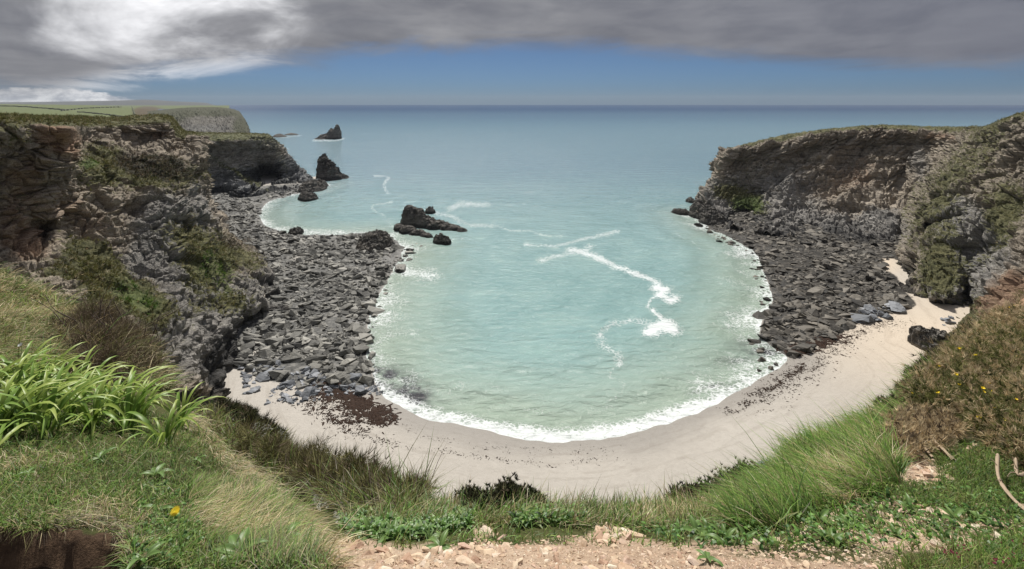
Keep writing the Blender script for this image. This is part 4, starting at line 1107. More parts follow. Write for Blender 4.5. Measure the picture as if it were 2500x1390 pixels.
pc = t.ramp(t.addf(t.mul(n1, 0.35), t.addf(t.mul(n2, 0.35), t.mul(n3, 0.3))), [(0.34, (0.22, 0.148, 0.098)), (0.48, (0.42, 0.308, 0.22)), (0.62, (0.58, 0.455, 0.34))])
c = t.mix(t.step(t.addf(t.attr('path'), t.mul(t.sub(n2, 0.5), 0.9)), 0.45, 0.75), c, pc)
c = t.mix(t.step(t.attr('soil'), 0.2, 0.7), c, t.ramp(n2, [(0.35, (0.040, 0.026, 0.017)), (0.65, (0.135, 0.088, 0.056))]))
c = t.mix(t.step(t.addf(t.attr('rust'), t.mul(t.sub(n1, 0.5), 0.6)), 0.4, 0.8), c, t.ramp(n2, [(0.35, (0.20, 0.12, 0.075)), (0.65, (0.42, 0.27, 0.18))]))
t.put(b.inputs['Base Color'], c)
b.inputs['Roughness'].default_value = 0.95
b.inputs['Specular IOR Level'].default_value = 0.1
t.put(b.inputs['Normal'], t.bump(t.addf(n2, t.mul(n3, 0.4)), 0.9, 0.03))
ground = grid_obj('clifftop_ground', gp, m, dict(path=path, soil=soil, dry=dryg, dark=dark, rust=rust), smooth=True)

# ================================================================ leaves and blades
def leaf_material(name, rough=0.5, trans=0.35):
    m = bpy.data.materials.new(name)
    m.use_nodes = True
    t = NT(m.node_tree)
    b = t.n['Principled BSDF']
    c = t.attr('Col', 'Color')
    pos = t.add('ShaderNodeNewGeometry').outputs['Position']
    c = t.mix(t.mul(t.noise(pos, 20.0, 3, 0.6), 0.35), c, t.mix(1.0, c, (0.55, 0.55, 0.5), 'MULTIPLY'))
    t.put(b.inputs['Base Color'], c)
    b.inputs['Roughness'].default_value = rough
    b.inputs['Specular IOR Level'].default_value = 0.3
    tr = t.add('ShaderNodeBsdfTranslucent', {'Color': c})
    mx = t.add('ShaderNodeMixShader', {0: trans})
    t.l.new(b.outputs[0], mx.inputs[1]); t.l.new(tr.outputs[0], mx.inputs[2])
    t.l.new(mx.outputs[0], t.n['Material Output'].inputs[0])
    return m
M_GRASS = leaf_material('grass_blades', 0.5, 0.42)
M_TWIG = leaf_material('dry_twigs', 0.9, 0.08)
M_GORSE = leaf_material('gorse_spines', 0.8, 0.34)
M_LEAF = leaf_material('broad_leaf', 0.42, 0.3)
GREEN = np.array([(0.145, 0.275, 0.045), (0.20, 0.355, 0.06), (0.09, 0.185, 0.035), (0.29, 0.40, 0.09)])
OLIVE = np.array([(0.21, 0.21, 0.07), (0.29, 0.265, 0.105), (0.14, 0.15, 0.05)])
STRAW = np.array([(0.50, 0.40, 0.22), (0.60, 0.50, 0.30), (0.38, 0.28, 0.15), (0.66, 0.58, 0.40)])
BROWN = np.array([(0.14, 0.105, 0.07), (0.20, 0.152, 0.105), (0.09, 0.068, 0.047)])

def blade_mesh(base, L, wd, az_, lean, curl, col, tip=None, segs=3):
    """curved blades: lean = horizontal share of the tip, curl = how far the tip droops"""
    n = len(base)
    tt = np.linspace(0, 1, segs + 1)
    dirh = np.stack([np.cos(az_), np.sin(az_), 0 * az_], -1)
    side = np.stack([-np.sin(az_), np.cos(az_), 0 * az_], -1)
    V = []
    for k, f in enumerate(tt):
        hor = L * lean * f ** 1.5
        ver = L * ((1 - 0.4 * lean) * f - curl * f ** 2.6)
        c_ = base + dirh * hor[:, None] + np.array([0, 0, 1.0]) * ver[:, None]
        if k < segs:
            ww = wd * (1 - 0.75 * f ** 1.6) * 0.5
            V += [c_ - side * ww[:, None], c_ + side * ww[:, None]]
        else:
            V += [c_]
    nv = len(V)
    V = np.stack(V, 1)
    q = np.array([(2 * k, 2 * k + 1, 2 * k + 3, 2 * k + 2) for k in range(segs - 1)])
    tr = np.array([(2 * segs - 2, 2 * segs - 1, 2 * segs)])
    off = (np.arange(n) * nv)[:, None, None]
    tipc = col if tip is None else tip
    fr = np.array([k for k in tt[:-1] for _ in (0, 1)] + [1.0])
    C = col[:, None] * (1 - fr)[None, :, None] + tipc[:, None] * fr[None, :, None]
    return V.reshape(-1, 3), (q[None] + off).reshape(-1, 4), (tr[None] + off).reshape(-1, 3), C.reshape(-1, 3)
class Acc:
    def __init__(self): self.V, self.Q, self.T, self.C, self.n = [], [], [], [], 0
    def add(self, V, Q, T, C):
        self.V.append(V); self.C.append(C)
        if Q is not None: self.Q.append(Q + self.n)
        if T is not None: self.T.append(T + self.n)
        self.n += len(V)
    def mesh(self, name, mat, smooth=False):
        return make_mesh(name, np.concatenate(self.V), np.concatenate(self.Q) if self.Q else None, np.concatenate(self.T) if self.T else None, mat=mat, col=np.concatenate(self.C), smooth=smooth)
def pick(pal, n, r, jit=0.25):
    return pal[r.integers(0, len(pal), n)] * (1 + jit * r.normal(size=(n, 1))).clip(0.4, 1.7)
def grass(name, label, poly, n, L, pal, wd=0.006, lean=0.5, curl=0.25, az0=None, azs=1.2, seed=0, clump=0.35, mat=None, dmax=80, thin=None):
    r = np.random.default_rng(seed)
    q = scatter_pixels(poly, int(n * 1.6), r)
    pz = fbm(np.stack([q[:, 0] / 70, q[:, 1] / 40, 0 * q[:, 0]], -1), 3, seed + 100)
    q = q[np.argsort(-(pz + clump ** -1 * 0.2 * r.normal(size=len(q))))[:n]]
    d = fg_hit(q[:, 0], q[:, 1])
    ok = (d > 1.3) & (d < dmax)
    q, d = q[ok], d[ok]
    d = d * (1 + 0.02 * (r.random(len(d)) - 0.5))
    base = fg_pt(q[:, 0], d) - np.array([0, 0, 0.01])
    n = len(base)
    tone = fbm(base * np.array([1, 1, 0.2]) / 0.7, 3, seed + 200)
    w8 = np.array([k for _, k in pal]); w8 = w8 / w8.sum()
    ch = r.choice(len(pal), n, p=w8)
    alt = (tone > 0.2) & (r.random(n) < 0.45)
    ch = np.where(alt, len(pal) - 1, ch)
    col = np.zeros((n, 3))
    for k, (pl, _) in enumerate(pal):
        s_ = ch == k
        col[s_] = pick(pl, s_.sum(), r)
    col *= (1 + 0.5 * tone)[:, None].clip(0.5, 1.5)
    flow = 3.0 * fbm(base * np.array([1, 1, 0.2]) / 1.1, 2, seed + 300)
    a = (r.random(n) * 6.28 if az0 is None else az0 + flow + azs * r.normal(size=n))
    LL = L * np.exp(0.32 * r.normal(size=n)) * (1 + 0.5 * fbm(base / 0.5, 2, seed + 7))
    kk = np.clip(d / 4.0, 0.8, 4.0)                              # tussocks farther off are built of broader blades
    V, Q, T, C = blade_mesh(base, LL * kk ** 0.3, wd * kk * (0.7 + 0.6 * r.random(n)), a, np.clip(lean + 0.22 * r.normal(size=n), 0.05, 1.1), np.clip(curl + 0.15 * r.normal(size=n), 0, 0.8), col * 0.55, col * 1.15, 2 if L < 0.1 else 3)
    A = Acc(); A.add(V, Q, T, C)
    o = link(name, A.mesh(name, mat or M_GRASS))
    return tag(o, label, kind='stuff')

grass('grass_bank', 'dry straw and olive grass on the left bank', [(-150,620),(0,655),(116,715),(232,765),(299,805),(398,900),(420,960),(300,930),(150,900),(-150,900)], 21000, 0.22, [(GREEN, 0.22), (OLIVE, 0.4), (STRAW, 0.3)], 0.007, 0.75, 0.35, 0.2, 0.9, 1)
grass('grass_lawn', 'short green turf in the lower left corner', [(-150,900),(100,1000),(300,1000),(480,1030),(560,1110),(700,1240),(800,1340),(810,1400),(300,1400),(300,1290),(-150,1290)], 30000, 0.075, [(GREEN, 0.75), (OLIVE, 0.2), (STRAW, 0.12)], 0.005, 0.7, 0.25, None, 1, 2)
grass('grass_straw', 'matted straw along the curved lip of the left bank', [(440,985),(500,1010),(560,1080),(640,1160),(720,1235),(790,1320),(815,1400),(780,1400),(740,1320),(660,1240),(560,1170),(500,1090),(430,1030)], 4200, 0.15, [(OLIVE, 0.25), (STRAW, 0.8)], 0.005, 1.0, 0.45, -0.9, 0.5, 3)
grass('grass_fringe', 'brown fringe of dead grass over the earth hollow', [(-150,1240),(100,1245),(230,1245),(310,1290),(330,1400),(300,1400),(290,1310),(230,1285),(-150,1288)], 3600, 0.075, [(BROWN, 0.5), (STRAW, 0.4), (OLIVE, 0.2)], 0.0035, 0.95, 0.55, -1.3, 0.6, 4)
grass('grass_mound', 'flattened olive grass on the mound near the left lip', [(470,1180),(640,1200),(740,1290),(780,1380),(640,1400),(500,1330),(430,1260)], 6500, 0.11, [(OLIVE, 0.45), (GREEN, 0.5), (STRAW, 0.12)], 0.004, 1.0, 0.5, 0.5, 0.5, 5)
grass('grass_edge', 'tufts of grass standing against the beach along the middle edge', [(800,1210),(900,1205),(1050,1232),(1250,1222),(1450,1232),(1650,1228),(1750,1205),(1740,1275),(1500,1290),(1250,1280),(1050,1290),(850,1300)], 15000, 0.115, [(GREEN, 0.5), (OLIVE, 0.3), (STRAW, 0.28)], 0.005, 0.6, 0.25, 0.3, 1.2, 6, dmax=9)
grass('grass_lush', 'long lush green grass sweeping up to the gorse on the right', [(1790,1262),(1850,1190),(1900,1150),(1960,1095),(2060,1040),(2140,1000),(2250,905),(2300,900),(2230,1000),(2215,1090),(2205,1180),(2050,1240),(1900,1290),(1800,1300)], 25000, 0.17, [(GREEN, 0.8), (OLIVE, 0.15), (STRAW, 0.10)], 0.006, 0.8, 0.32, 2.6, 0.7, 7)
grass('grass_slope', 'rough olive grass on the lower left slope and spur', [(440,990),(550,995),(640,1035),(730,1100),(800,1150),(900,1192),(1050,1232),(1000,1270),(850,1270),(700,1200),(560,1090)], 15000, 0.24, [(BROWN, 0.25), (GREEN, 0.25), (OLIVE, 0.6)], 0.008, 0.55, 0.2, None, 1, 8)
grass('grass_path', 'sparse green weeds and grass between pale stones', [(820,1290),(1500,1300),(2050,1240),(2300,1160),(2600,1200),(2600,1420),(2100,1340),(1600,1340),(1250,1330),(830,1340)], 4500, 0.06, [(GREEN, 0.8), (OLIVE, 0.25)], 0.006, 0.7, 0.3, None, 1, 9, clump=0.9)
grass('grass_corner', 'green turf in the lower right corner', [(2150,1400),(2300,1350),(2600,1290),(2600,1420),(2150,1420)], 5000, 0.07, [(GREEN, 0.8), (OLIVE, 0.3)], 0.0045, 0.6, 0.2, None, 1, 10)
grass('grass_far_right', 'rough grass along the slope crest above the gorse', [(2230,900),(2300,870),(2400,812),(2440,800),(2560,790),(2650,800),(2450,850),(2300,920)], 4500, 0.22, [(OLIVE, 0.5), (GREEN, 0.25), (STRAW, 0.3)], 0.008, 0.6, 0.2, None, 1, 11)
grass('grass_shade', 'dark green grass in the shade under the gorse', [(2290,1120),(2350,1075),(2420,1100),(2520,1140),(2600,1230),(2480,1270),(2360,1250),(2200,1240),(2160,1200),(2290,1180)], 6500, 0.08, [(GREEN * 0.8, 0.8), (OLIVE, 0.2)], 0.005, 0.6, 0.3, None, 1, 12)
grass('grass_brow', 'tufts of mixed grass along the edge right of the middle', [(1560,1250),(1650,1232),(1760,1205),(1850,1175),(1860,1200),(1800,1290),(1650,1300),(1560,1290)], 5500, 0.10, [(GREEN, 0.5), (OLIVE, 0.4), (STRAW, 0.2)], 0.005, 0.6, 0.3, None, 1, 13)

# ================================================================ gorse, shrubs and scrub
def tufts(base, nrm, n_sp, ln, wd, col, r, spread=0.8):
    """spiny tufts: every spine one thin triangle"""
    n = len(base)
    dirs = nrm[:, None, :] + spread * r.normal(size=(n, n_sp, 3))
    dirs /= np.linalg.norm(dirs, axis=-1)[..., None]
    side = np.cross(dirs, r.normal(size=(n, n_sp, 3)))
    side /= np.linalg.norm(side, axis=-1)[..., None] + 1e-9
    l_ = ln[:, None, None] * (0.6 + 0.7 * r.random((n, n_sp, 1)))
    b0 = base[:, None, :] + dirs * l_ * 0.05
    V = np.stack([b0 - side * wd * 0.5, b0 + side * wd * 0.5, b0 + dirs * l_], 2).reshape(-1, 3)
    T = np.arange(len(V)).reshape(-1, 3)
    C = np.repeat(col * 0.9, n_sp * 3, 0)
    C = C.reshape(n, n_sp, 3, 3); C[:, :, 2] *= 1.3
    return V, None, T, C.reshape(-1, 3)
TAN = np.array([(0.54, 0.42, 0.26), (0.64, 0.52, 0.34), (0.40, 0.30, 0.17)])
GORSE_G = np.array([(0.15, 0.16, 0.055), (0.21, 0.21, 0.075), (0.10, 0.11, 0.04)])
DARKLEAF = np.array([(0.045, 0.052, 0.02), (0.07, 0.07, 0.03), (0.032, 0.034, 0.017)])
M_BARK = simple_mat('gorse_bark', (0.20, 0.145, 0.095), 0.95, (45.0, (0.46, 0.36, 0.25)))
M_YELLOW = simple_mat('yellow_petal', (0.88, 0.70, 0.02), 0.6, (40.0, (0.84, 0.60, 0.01)))
M_WHITEP = simple_mat('white_petal', (0.75, 0.75, 0.72), 0.6)
def bush_points(poly, n, hmax, r, seed, dmax=60, lump=0.45, per=42):
    qc = scatter_pixels(poly, max(20, n // per), r)
    q = qc[r.integers(0, len(qc), n)]
    d = fg_hit(q[:, 0], q[:, 1])
    ok = (d > 1.5) & (d < dmax)
    q, d = q[ok], d[ok]
    b0 = fg_pt(q[:, 0], d * (1 + 0.03 * (r.random(len(d)) - 0.5)))
    k = np.clip(d / 4.5, 0.8, 3.5)
    lum = np.clip(0.55 + 1.5 * fbm(b0 / (lump * k[:, None]), 3, seed), 0.06, 1.4)
    hh_ = hmax * k * lum
    base = b0.copy()
    ph = (q[:, 0] * 12.9898 + q[:, 1] * 78.233)
    fr = 0.6 + 0.4 * (np.sin(ph) * 43758.5453 % 1.0) ** 0.5            # every sprig at its own height
    off = r.normal(0, 1.0, (len(d), 3)) * np.array([0.052, 0.052, 0.045]) * k[:, None] * (hmax / 0.3) ** 0.5
    base[:, 2] += hh_ * fr
    base += off
    nrm = np.array([0, -0.15, 0.55]) + off / (0.06 * k[:, None])
    return base, nrm, k, fr, lum, d
def tube(path_, rad, mat, name, parent, origin, sides=6):
    p = np.array(path_, float)
    p = cr(p, 5 * len(p), 0)
    n = len(p)
    rr = np.interp(np.linspace(0, 1, n), np.linspace(0, 1, len(rad)), rad)
    tg = np.gradient(p, axis=0); tg /= np.linalg.norm(tg, axis=1)[:, None]
    up = np.cross(tg, np.array([0.3, 0.2, 0.9])); up /= np.linalg.norm(up, axis=1)[:, None]
    sd = np.cross(tg, up)
    a = np.arange(sides + 1) / sides * 2 * np.pi
    V = p[:, None] + (rr * (1 + 0.2 * np.random.default_rng(n).normal(size=n)))[:, None, None] * (np.cos(a)[None, :, None] * up[:, None] + np.sin(a)[None, :, None] * sd[:, None])
    return link(name, make_mesh(name, V - np.array(origin), grid_quads(n, sides + 1), mat=mat, smooth=True), parent)
def bush(name, label, cat, poly, n, hmax, seed, pal, n_sp=9, ln=0.05, wd=0.006, branches=(), flowers=0, dmax=60, spread=0.8, lump=0.45, fl_px=()):
    r = np.random.default_rng(seed)
    base, nrm, k, fr, lum, d = bush_points(poly, n, hmax, r, seed, dmax, lump)
    org = np.array([base[:, 0].mean(), base[:, 1].mean(), base[:, 2].min()])
    root = link(name, None); root.location = tuple(org)
    tag(root, label, cat)
    m_ = len(base)
    w8 = np.array([x for _, x in pal]); w8 = w8 / w8.sum()
    patch = fbm(base / 0.35, 3, seed + 50)
    ch = np.where(patch + 0.25 * r.normal(size=m_) > 0.08, len(pal) - 1, r.choice(len(pal), m_, p=w8))
    col = np.zeros((m_, 3))
    for i, (pl, _) in enumerate(pal):
        s_ = ch == i
        col[s_] = pick(pl, s_.sum(), r)
    V, Q, T, C = tufts(base - org, nrm, n_sp, ln * k, wd, col, r, spread)
    # broader spines on plants farther off
    A = Acc(); A.add(V, None, T, C)
    o = link('foliage', A.mesh('foliage', M_GORSE if name == 'gorse_bush' else M_TWIG), root); o['kind'] = 'stuff'
    for pts, rad in branches:
        w_ = []
        for (a, c_, lift) in pts:
            dd = fg_hit(np.array([a]), np.array([c_]))[0]
            q_ = P(a, c_, dd * (1 - lift))
            w_.append(q_)
        tube(w_, rad, M_BARK, 'branch', root, org)
        for q0, q1 in zip(w_[:-1], w_[1:]):
            for _ in range(2):
                p0 = q0 + (q1 - q0) * r.random()
                e = r.normal(0, 0.035, 3) + np.array([0, -0.01, 0.03])
                tube([p0, p0 + e * 0.5 + r.normal(0, 0.006, 3), p0 + e], [rad[0] * 0.4, rad[0] * 0.15], M_BARK, 'twig', root, org, 4)
    if flowers or fl_px:
        tops = np.where((fr > 0.75) & (lum > 0.6))[0]
        sel = list(r.choice(tops, min(flowers, len(tops)), replace=False)) if flowers and len(tops) else []
        bpx_, bpy2 = pix(base)
        for (a, c_) in fl_px:
            dd_ = (bpx_ - a) ** 2 + (bpy2 - c_) ** 2
            sel.append(int(np.argmin(dd_ - 200 * fr)))
        for i in sel:
            p = base[i] + np.array([0, -0.03, 0.05]) * k[i]
            f = link('flower', FLOWER, root)
            f.location = tuple(p - org); f.scale = (k[i] * (0.8 + 0.5 * random.random()),) * 3
            f.rotation_euler = (random.uniform(-0.6, 0.6), random.uniform(-0.6, 0.6), random.uniform(0, 6.28))
    return root
def petal_flower(name, n, rad, mat, rows=1, cup=0.3):
    V, T = [], []
    for rw in range(rows):
        for k in range(n):
            a = (k + 0.5 * rw) / n * 2 * math.pi
            w_ = math.pi / n * 0.95
            r_ = rad * (1 - 0.28 * rw)
            z0 = 0.004 * rw
            i = len(V)
            V += [(0, 0, z0), (0.7 * r_ * math.cos(a - w_), 0.7 * r_ * math.sin(a - w_), z0 + cup * r_ * 0.6), (r_ * math.cos(a), r_ * math.sin(a), z0 + cup * r_), (0.7 * r_ * math.cos(a + w_), 0.7 * r_ * math.sin(a + w_), z0 + cup * r_ * 0.6)]
            T += [(i, i + 1, i + 2), (i, i + 2, i + 3)]
    return make_mesh(name, V, tris=T, mat=mat)
FLOWER = petal_flower('flower', 5, 0.016, M_YELLOW, 2, 0.9)
bush('gorse_bush', 'big tan gorse bush with yellow flowers and bare stems on the right', 'gorse', [(2200,1050),(2225,1000),(2270,950),(2330,905),(2400,870),(2520,830),(2680,820),(2680,1170),(2500,1160),(2420,1110),(2370,1060),(2300,1030)], 14000, 0.28, 1,
     [(TAN, 0.75), (GORSE_G, 0.3)], 9, 0.062, 0.0075,
     [([(2436,1110,0.10),(2438,1165,0.08),(2470,1215,0.05),(2515,1255,0.02)], [0.009, 0.011, 0.015]),
      ([(2262,1040,0.06),(2285,1080,0.05),(2310,1105,0.03),(2328,1125,0.0)], [0.008, 0.012, 0.016]),
      ([(2235,1055,0.06),(2255,1090,0.04),(2278,1118,0.0)], [0.006, 0.008, 0.010]),
      ([(2250,1048,0.07),(2300,1052,0.07)], [0.007, 0.006]), ([(2255,1078,0.05),(2290,1076,0.05)], [0.006, 0.005]),
      ([(2480,1120,0.1),(2485,1160,0.06),(2510,1150,0.05)], [0.010, 0.008])],
     26, fl_px=[(2390,960),(2395,965),(2345,960),(2350,968),(2412,965),(2385,1030),(2473,985),(2478,990),(2245,1000),(2358,955),(2420,1008),(2400,955)])
bush('gorse_bush', 'straggly dead brown gorse at the left foot of the flowering bush', 'gorse', [(2165,1100),(2190,1045),(2230,1010),(2300,1030),(2340,1070),(2310,1100),(2240,1130),(2190,1120)], 2600, 0.16, 22, [(BROWN, 0.4), (TAN, 0.7)], 9, 0.055, 0.006)
bush('gorse_bush', 'tan gorse on the crest above and behind the flowering bush', 'gorse', [(2285,890),(2340,852),(2400,822),(2460,812),(2540,800),(2640,800),(2640,840),(2500,840),(2400,868),(2320,905)], 4500, 0.16, 2, [(GORSE_G, 0.3), (TAN, 0.7)], 9, 0.045, 0.010, (), 5, lump=0.5)
bush('dark_shrub', 'black green shrub hugging the slope left of the upper gorse', 'shrub', [(2240,915),(2300,868),(2380,822),(2400,830),(2350,870),(2290,910)], 2500, 0.10, 3, [(BROWN, 0.3), (DARKLEAF, 0.8)], 9, 0.04, 0.012, spread=1.0)
bush('dark_shrub', 'black green shrub in the middle of the cliff edge, left of two', 'shrub', [(1120,1240),(1165,1224),(1215,1222),(1250,1232),(1240,1250),(1150,1254)], 2600, 0.13, 4, [(BROWN, 0.15), (DARKLEAF, 0.9)], 10, 0.028, 0.007, dmax=8, spread=1.1, lump=0.25)
bush('dark_shrub', 'rounded black green shrub in the middle of the cliff edge, right of two', 'shrub', [(1245,1228),(1270,1222),(1310,1226),(1325,1238),(1285,1248),(1245,1244)], 2000, 0.13, 5, [(BROWN, 0.15), (DARKLEAF, 0.9)], 10, 0.028, 0.007, dmax=8, spread=1.1, lump=0.25)
bush('dark_shrub', 'dark mossy scrub cushion on the rocky edge right of the middle', 'shrub', [(1640,1232),(1680,1210),(1740,1190),(1800,1178),(1850,1160),(1830,1180),(1760,1208),(1690,1236)], 4500, 0.14, 6, [(BROWN, 0.5), (DARKLEAF, 0.6)], 9, 0.03, 0.008, dmax=9, spread=1.1)
bush('dark_shrub', 'low brown scrub at the edge of the lush grass by the beach', 'shrub', [(2130,1008),(2150,985),(2200,955),(2250,915),(2262,925),(2210,975),(2160,1010)], 2200, 0.09, 7, [(TAN, 0.2), (BROWN, 0.6), (DARKLEAF, 0.4)], 9, 0.04, 0.009, spread=1.0)
bush('thorn_scrub', 'leafless grey brown scrub on the slope left of the middle', 'scrub', [(585,1108),(650,1122),(760,1162),(880,1205),(1000,1232),(1050,1240),(1000,1262),(880,1258),(780,1225),(680,1172),(600,1125)], 7500, 0.22, 8, [(BROWN, 0.7), (OLIVE * 0.7, 0.5)], 8, 0.11, 0.0065, spread=1.2, lump=0.6)
bush('thorn_scrub', 'tangled dark thorn scrub on the left bank behind the strap leaves', 'scrub', [(150,790),(230,790),(300,830),(380,900),(390,935),(300,930),(200,900),(150,850)], 4500, 0.16, 9, [(STRAW, 0.1), (OLIVE, 0.25), (BROWN, 0.8)], 7, 0.12, 0.0065, spread=1.3, lump=0.5)
for k, (pl, lb, n, hh_) in enumerate([([(530,1000),(590,1003),(640,1035),(600,1045),(550,1020)], 'black shrub patch on the spur nearest the cliff foot', 1500, 0.12), ([(560,1035),(620,1045),(690,1088),(650,1090),(590,1060)], 'black shrub streak in the middle of the spur slope', 1100, 0.10), ([(640,1055),(690,1075),(715,1098),(670,1085)], 'black shrub tuft at the low end of the spur', 700, 0.09)]):
    bush('dark_shrub', lb, 'shrub', pl, n, hh_, 12 + k, [(BROWN, 0.3), (DARKLEAF, 0.8)], 9, 0.07, 0.03, spread=1.1, lump=0.5)

# ---- tufts of grass and scrub on the cliffs
for (nm, V, veg_, scr, lush_, nrm_, (n, ln, oname, lab)) in CLIFF_TUFTS:
    r = np.random.default_rng(len(nm))
    ar = np.linalg.norm(np.cross(np.gradient(V, axis=0), np.gradient(V, axis=1)), axis=-1)
    nzv = 0.5 + 1.6 * fbm(V / 3.0, 3, 77)
    pr = (np.clip(veg_ - 0.25, 0, 1) * np.clip(nzv, 0, 1) * ar / V[..., 1] ** 1.2).ravel()
    pr[(V[..., 1] < 30).ravel()] = 0
    ii = r.choice(len(pr), n, p=pr / pr.sum())
    b0 = V.reshape(-1, 3)[ii] + r.normal(0, 0.12, (n, 3))
    sc0 = scr.ravel()[ii] + 0.4 * fbm(b0 / 5.0, 2, 78)
    lu = lush_.ravel()[ii]
    col = pick(OLIVE * 0.9, n, r)
    s1 = lu > 0.45; col[s1] = pick(GREEN * 0.7, s1.sum(), r)
    s2 = sc0 > 0.42; col[s2] = pick(np.concatenate([DARKLEAF * 1.3, BROWN]), s2.sum(), r)
    s3 = r.random(n) < 0.12; col[s3] = pick(STRAW * 0.7, s3.sum(), r)
    up = nrm_.reshape(-1, 3)[ii] * 0.6 + np.array([0, 0, 0.5])
    Vt, _, T, C = tufts(b0, up, 6, ln * (0.6 + 0.7 * r.random(n)) * np.where(s2, 1.25, 1.0), 0.085 * ln / 0.42, col, r, 0.7)
    A = Acc(); A.add(Vt, None, T, C)
    tag(link(oname, A.mesh(oname, M_TWIG)), lab, kind='stuff')

# bare thorn stems sticking out of the scrub on the left bank
thorn = link('thorn_bush', None)
tp = [fg_pt(np.array([a]), np.array([dd]))[0] for a, dd in ((305, 8.5), (240, 8.0), (345, 7.5))]
thorn.location = tuple(tp[0]); tag(thorn, 'bare spiny thorn stems sticking up from the left bank', 'thorn bush')
r_ = np.random.default_rng(77)
for p0 in tp:
    for k in range(9):
        e = np.array([r_.normal(0, 0.35), r_.normal(0, 0.2), 0.35 + 0.5 * r_.random()])
        w_ = [p0, p0 + e * 0.4 + r_.normal(0, 0.05, 3), p0 + e * 0.75 + r_.normal(0, 0.06, 3), p0 + e]
        tube(w_, [0.010, 0.007, 0.004], simple_mat('thorn_bark', (0.10, 0.075, 0.06), 0.9) if k == 0 and p0 is tp[0] else bpy.data.materials['thorn_bark'], 'stem', thorn, tp[0], 4)

# ================================================================ leaves as parts
def strap_leaf(L, wd, arch, seed, c0, c1):
    r = np.random.default_rng(seed)
    n = 9
    tt = np.linspace(0, 1, n)
    ang = math.radians(78) - arch * tt ** 1.25
    st = L / (n - 1)
    x = np.r_[0, np.cumsum(np.cos(ang[:-1]) * st)]
    z = np.r_[0, np.cumsum(np.sin(ang[:-1]) * st)]
    ww = wd * np.minimum(1, 0.55 + 1.2 * tt) * (1 - tt ** 4) * 0.5 + 0.0006
    tw = r.normal(0, 0.25) * tt
    V, C = [], []
    for k in range(n):
        for s_ in (-1, 0, 1):
            V.append((x[k], s_ * ww[k] * math.cos(tw[k]) + 0.03 * L * tw[k], z[k] + abs(s_) * ww[k] * 0.35 + s_ * ww[k] * math.sin(tw[k])))
            C.append(np.array(c0) * (1 - tt[k]) + np.array(c1) * tt[k])
    return make_mesh('leaf', V, grid_quads(n, 3), mat=M_LEAF, smooth=True, col=np.array(C))
YG = [((0.12, 0.21, 0.03), (0.38, 0.48, 0.10)), ((0.15, 0.26, 0.035), (0.45, 0.52, 0.14)), ((0.09, 0.18, 0.03), (0.26, 0.40, 0.075))]
STRAPS = [strap_leaf(0.46 + 0.04 * (k % 4), 0.026 + 0.003 * (k % 3), math.radians(95 + 16 * (k % 5)), k, *YG[k % 3]) for k in range(9)]
def clump(name, label, cat, group, px, py, leaves, n, seed, sc=1.0, tilt=0.15, lift=0.0):
    r = np.random.default_rng(seed)
    d = fg_hit(np.array([float(px)]), np.array([float(py)]))[0]
    p = fg_pt(np.array([float(px)]), np.array([d]))[0]
    root = link(name, None); root.location = (p[0], p[1], p[2] - 0.01 + lift)
    tag(root, label, cat, group)
    for k in range(n):
        o = link('leaf', leaves[int(r.integers(0, len(leaves)))], root)
        a = 2 * math.pi * (k + 0.6 * r.random()) / n * (1 if n < 14 else 2.4)
        rad = (0.0 if n < 14 else 0.07) * r.random()
        o.location = (rad * math.cos(a), rad * math.sin(a), 0.0)
        o.rotation_euler = (r.normal(0, 0.12), r.normal(0, tilt), a)
        s_ = sc * (0.75 + 0.4 * r.random())
        o.scale = (s_, s_, s_)
    return root
straps = [(-40,985,''), (15,1000,'at the left edge'), (75,1010,'left of the yellow flower'), (125,995,'right of the yellow flower'), (45,1060,'lowest at the left edge'), (110,1065,'hanging over the turf below the yellow flower'),
          (175,1020,'in the middle of the row'), (225,1050,'low in the middle of the row'), (270,1020,'right of the middle of the row'), (310,1045,'second from the right end'), (40,940,'highest at the left edge'), (100,945,'behind the yellow flower'),
          (345,1020,'highest at the right end'), (400,1085,'lowest at the right end, over straw'), (440,1045,'last on the right, leaning over the lip'), (200,975,'behind the middle of the row'), (-20,1070,'')]
for k, (a, c_, lb) in enumerate(straps):
    clump('strap_leaf_plant', ('arching light green strap-leaved clump ' + (lb or ('partly cut by the left picture edge, upper one' if c_ < 1000 else 'partly cut by the left picture edge, lower one'))).strip(), 'plant', 'strap-leaved clumps on the left bank', a, c_, STRAPS, 26 if a < 330 else 18, 300 + k, 0.95 if a < 330 else 0.8)
clump('strap_leaf_plant', 'lone upright strap leaf pair in the scrub above the clumps', 'plant', None, 195, 830, STRAPS, 3, 350, 0.9)
def broad_leaf(L, wd, seed, c0, c1, rise=0.5):
    n = 7
    tt = np.linspace(0, 1, n)
    V, C = [], []
    for k, f in enumerate(tt):
        ww = wd * 0.5 * (math.sin(math.pi * min(1, (0.08 + f * 0.95))) ** 0.8 if f < 1 else 0.02) + 0.001
        zc_ = L * (rise * f - rise * 0.9 * f * f)
        for j, s_ in enumerate((-1, -0.5, 0, 0.5, 1)):
            V.append((L * f, s_ * ww, zc_ + ww * (0.45 * abs(s_)) + (0.12 * ww if j in (1, 3) else 0)))
            C.append((np.array(c0) * (1 - f) + np.array(c1) * f) * (1.0 if j != 2 else 1.35))
    return make_mesh('leaf', V, grid_quads(n, 5), mat=M_LEAF, smooth=True, col=np.array(C))
BROAD = [broad_leaf(0.10 + 0.012 * k, 0.036, k, (0.13, 0.21, 0.06), (0.15, 0.25, 0.07), 0.35 + 0.1 * k) for k in range(4)]
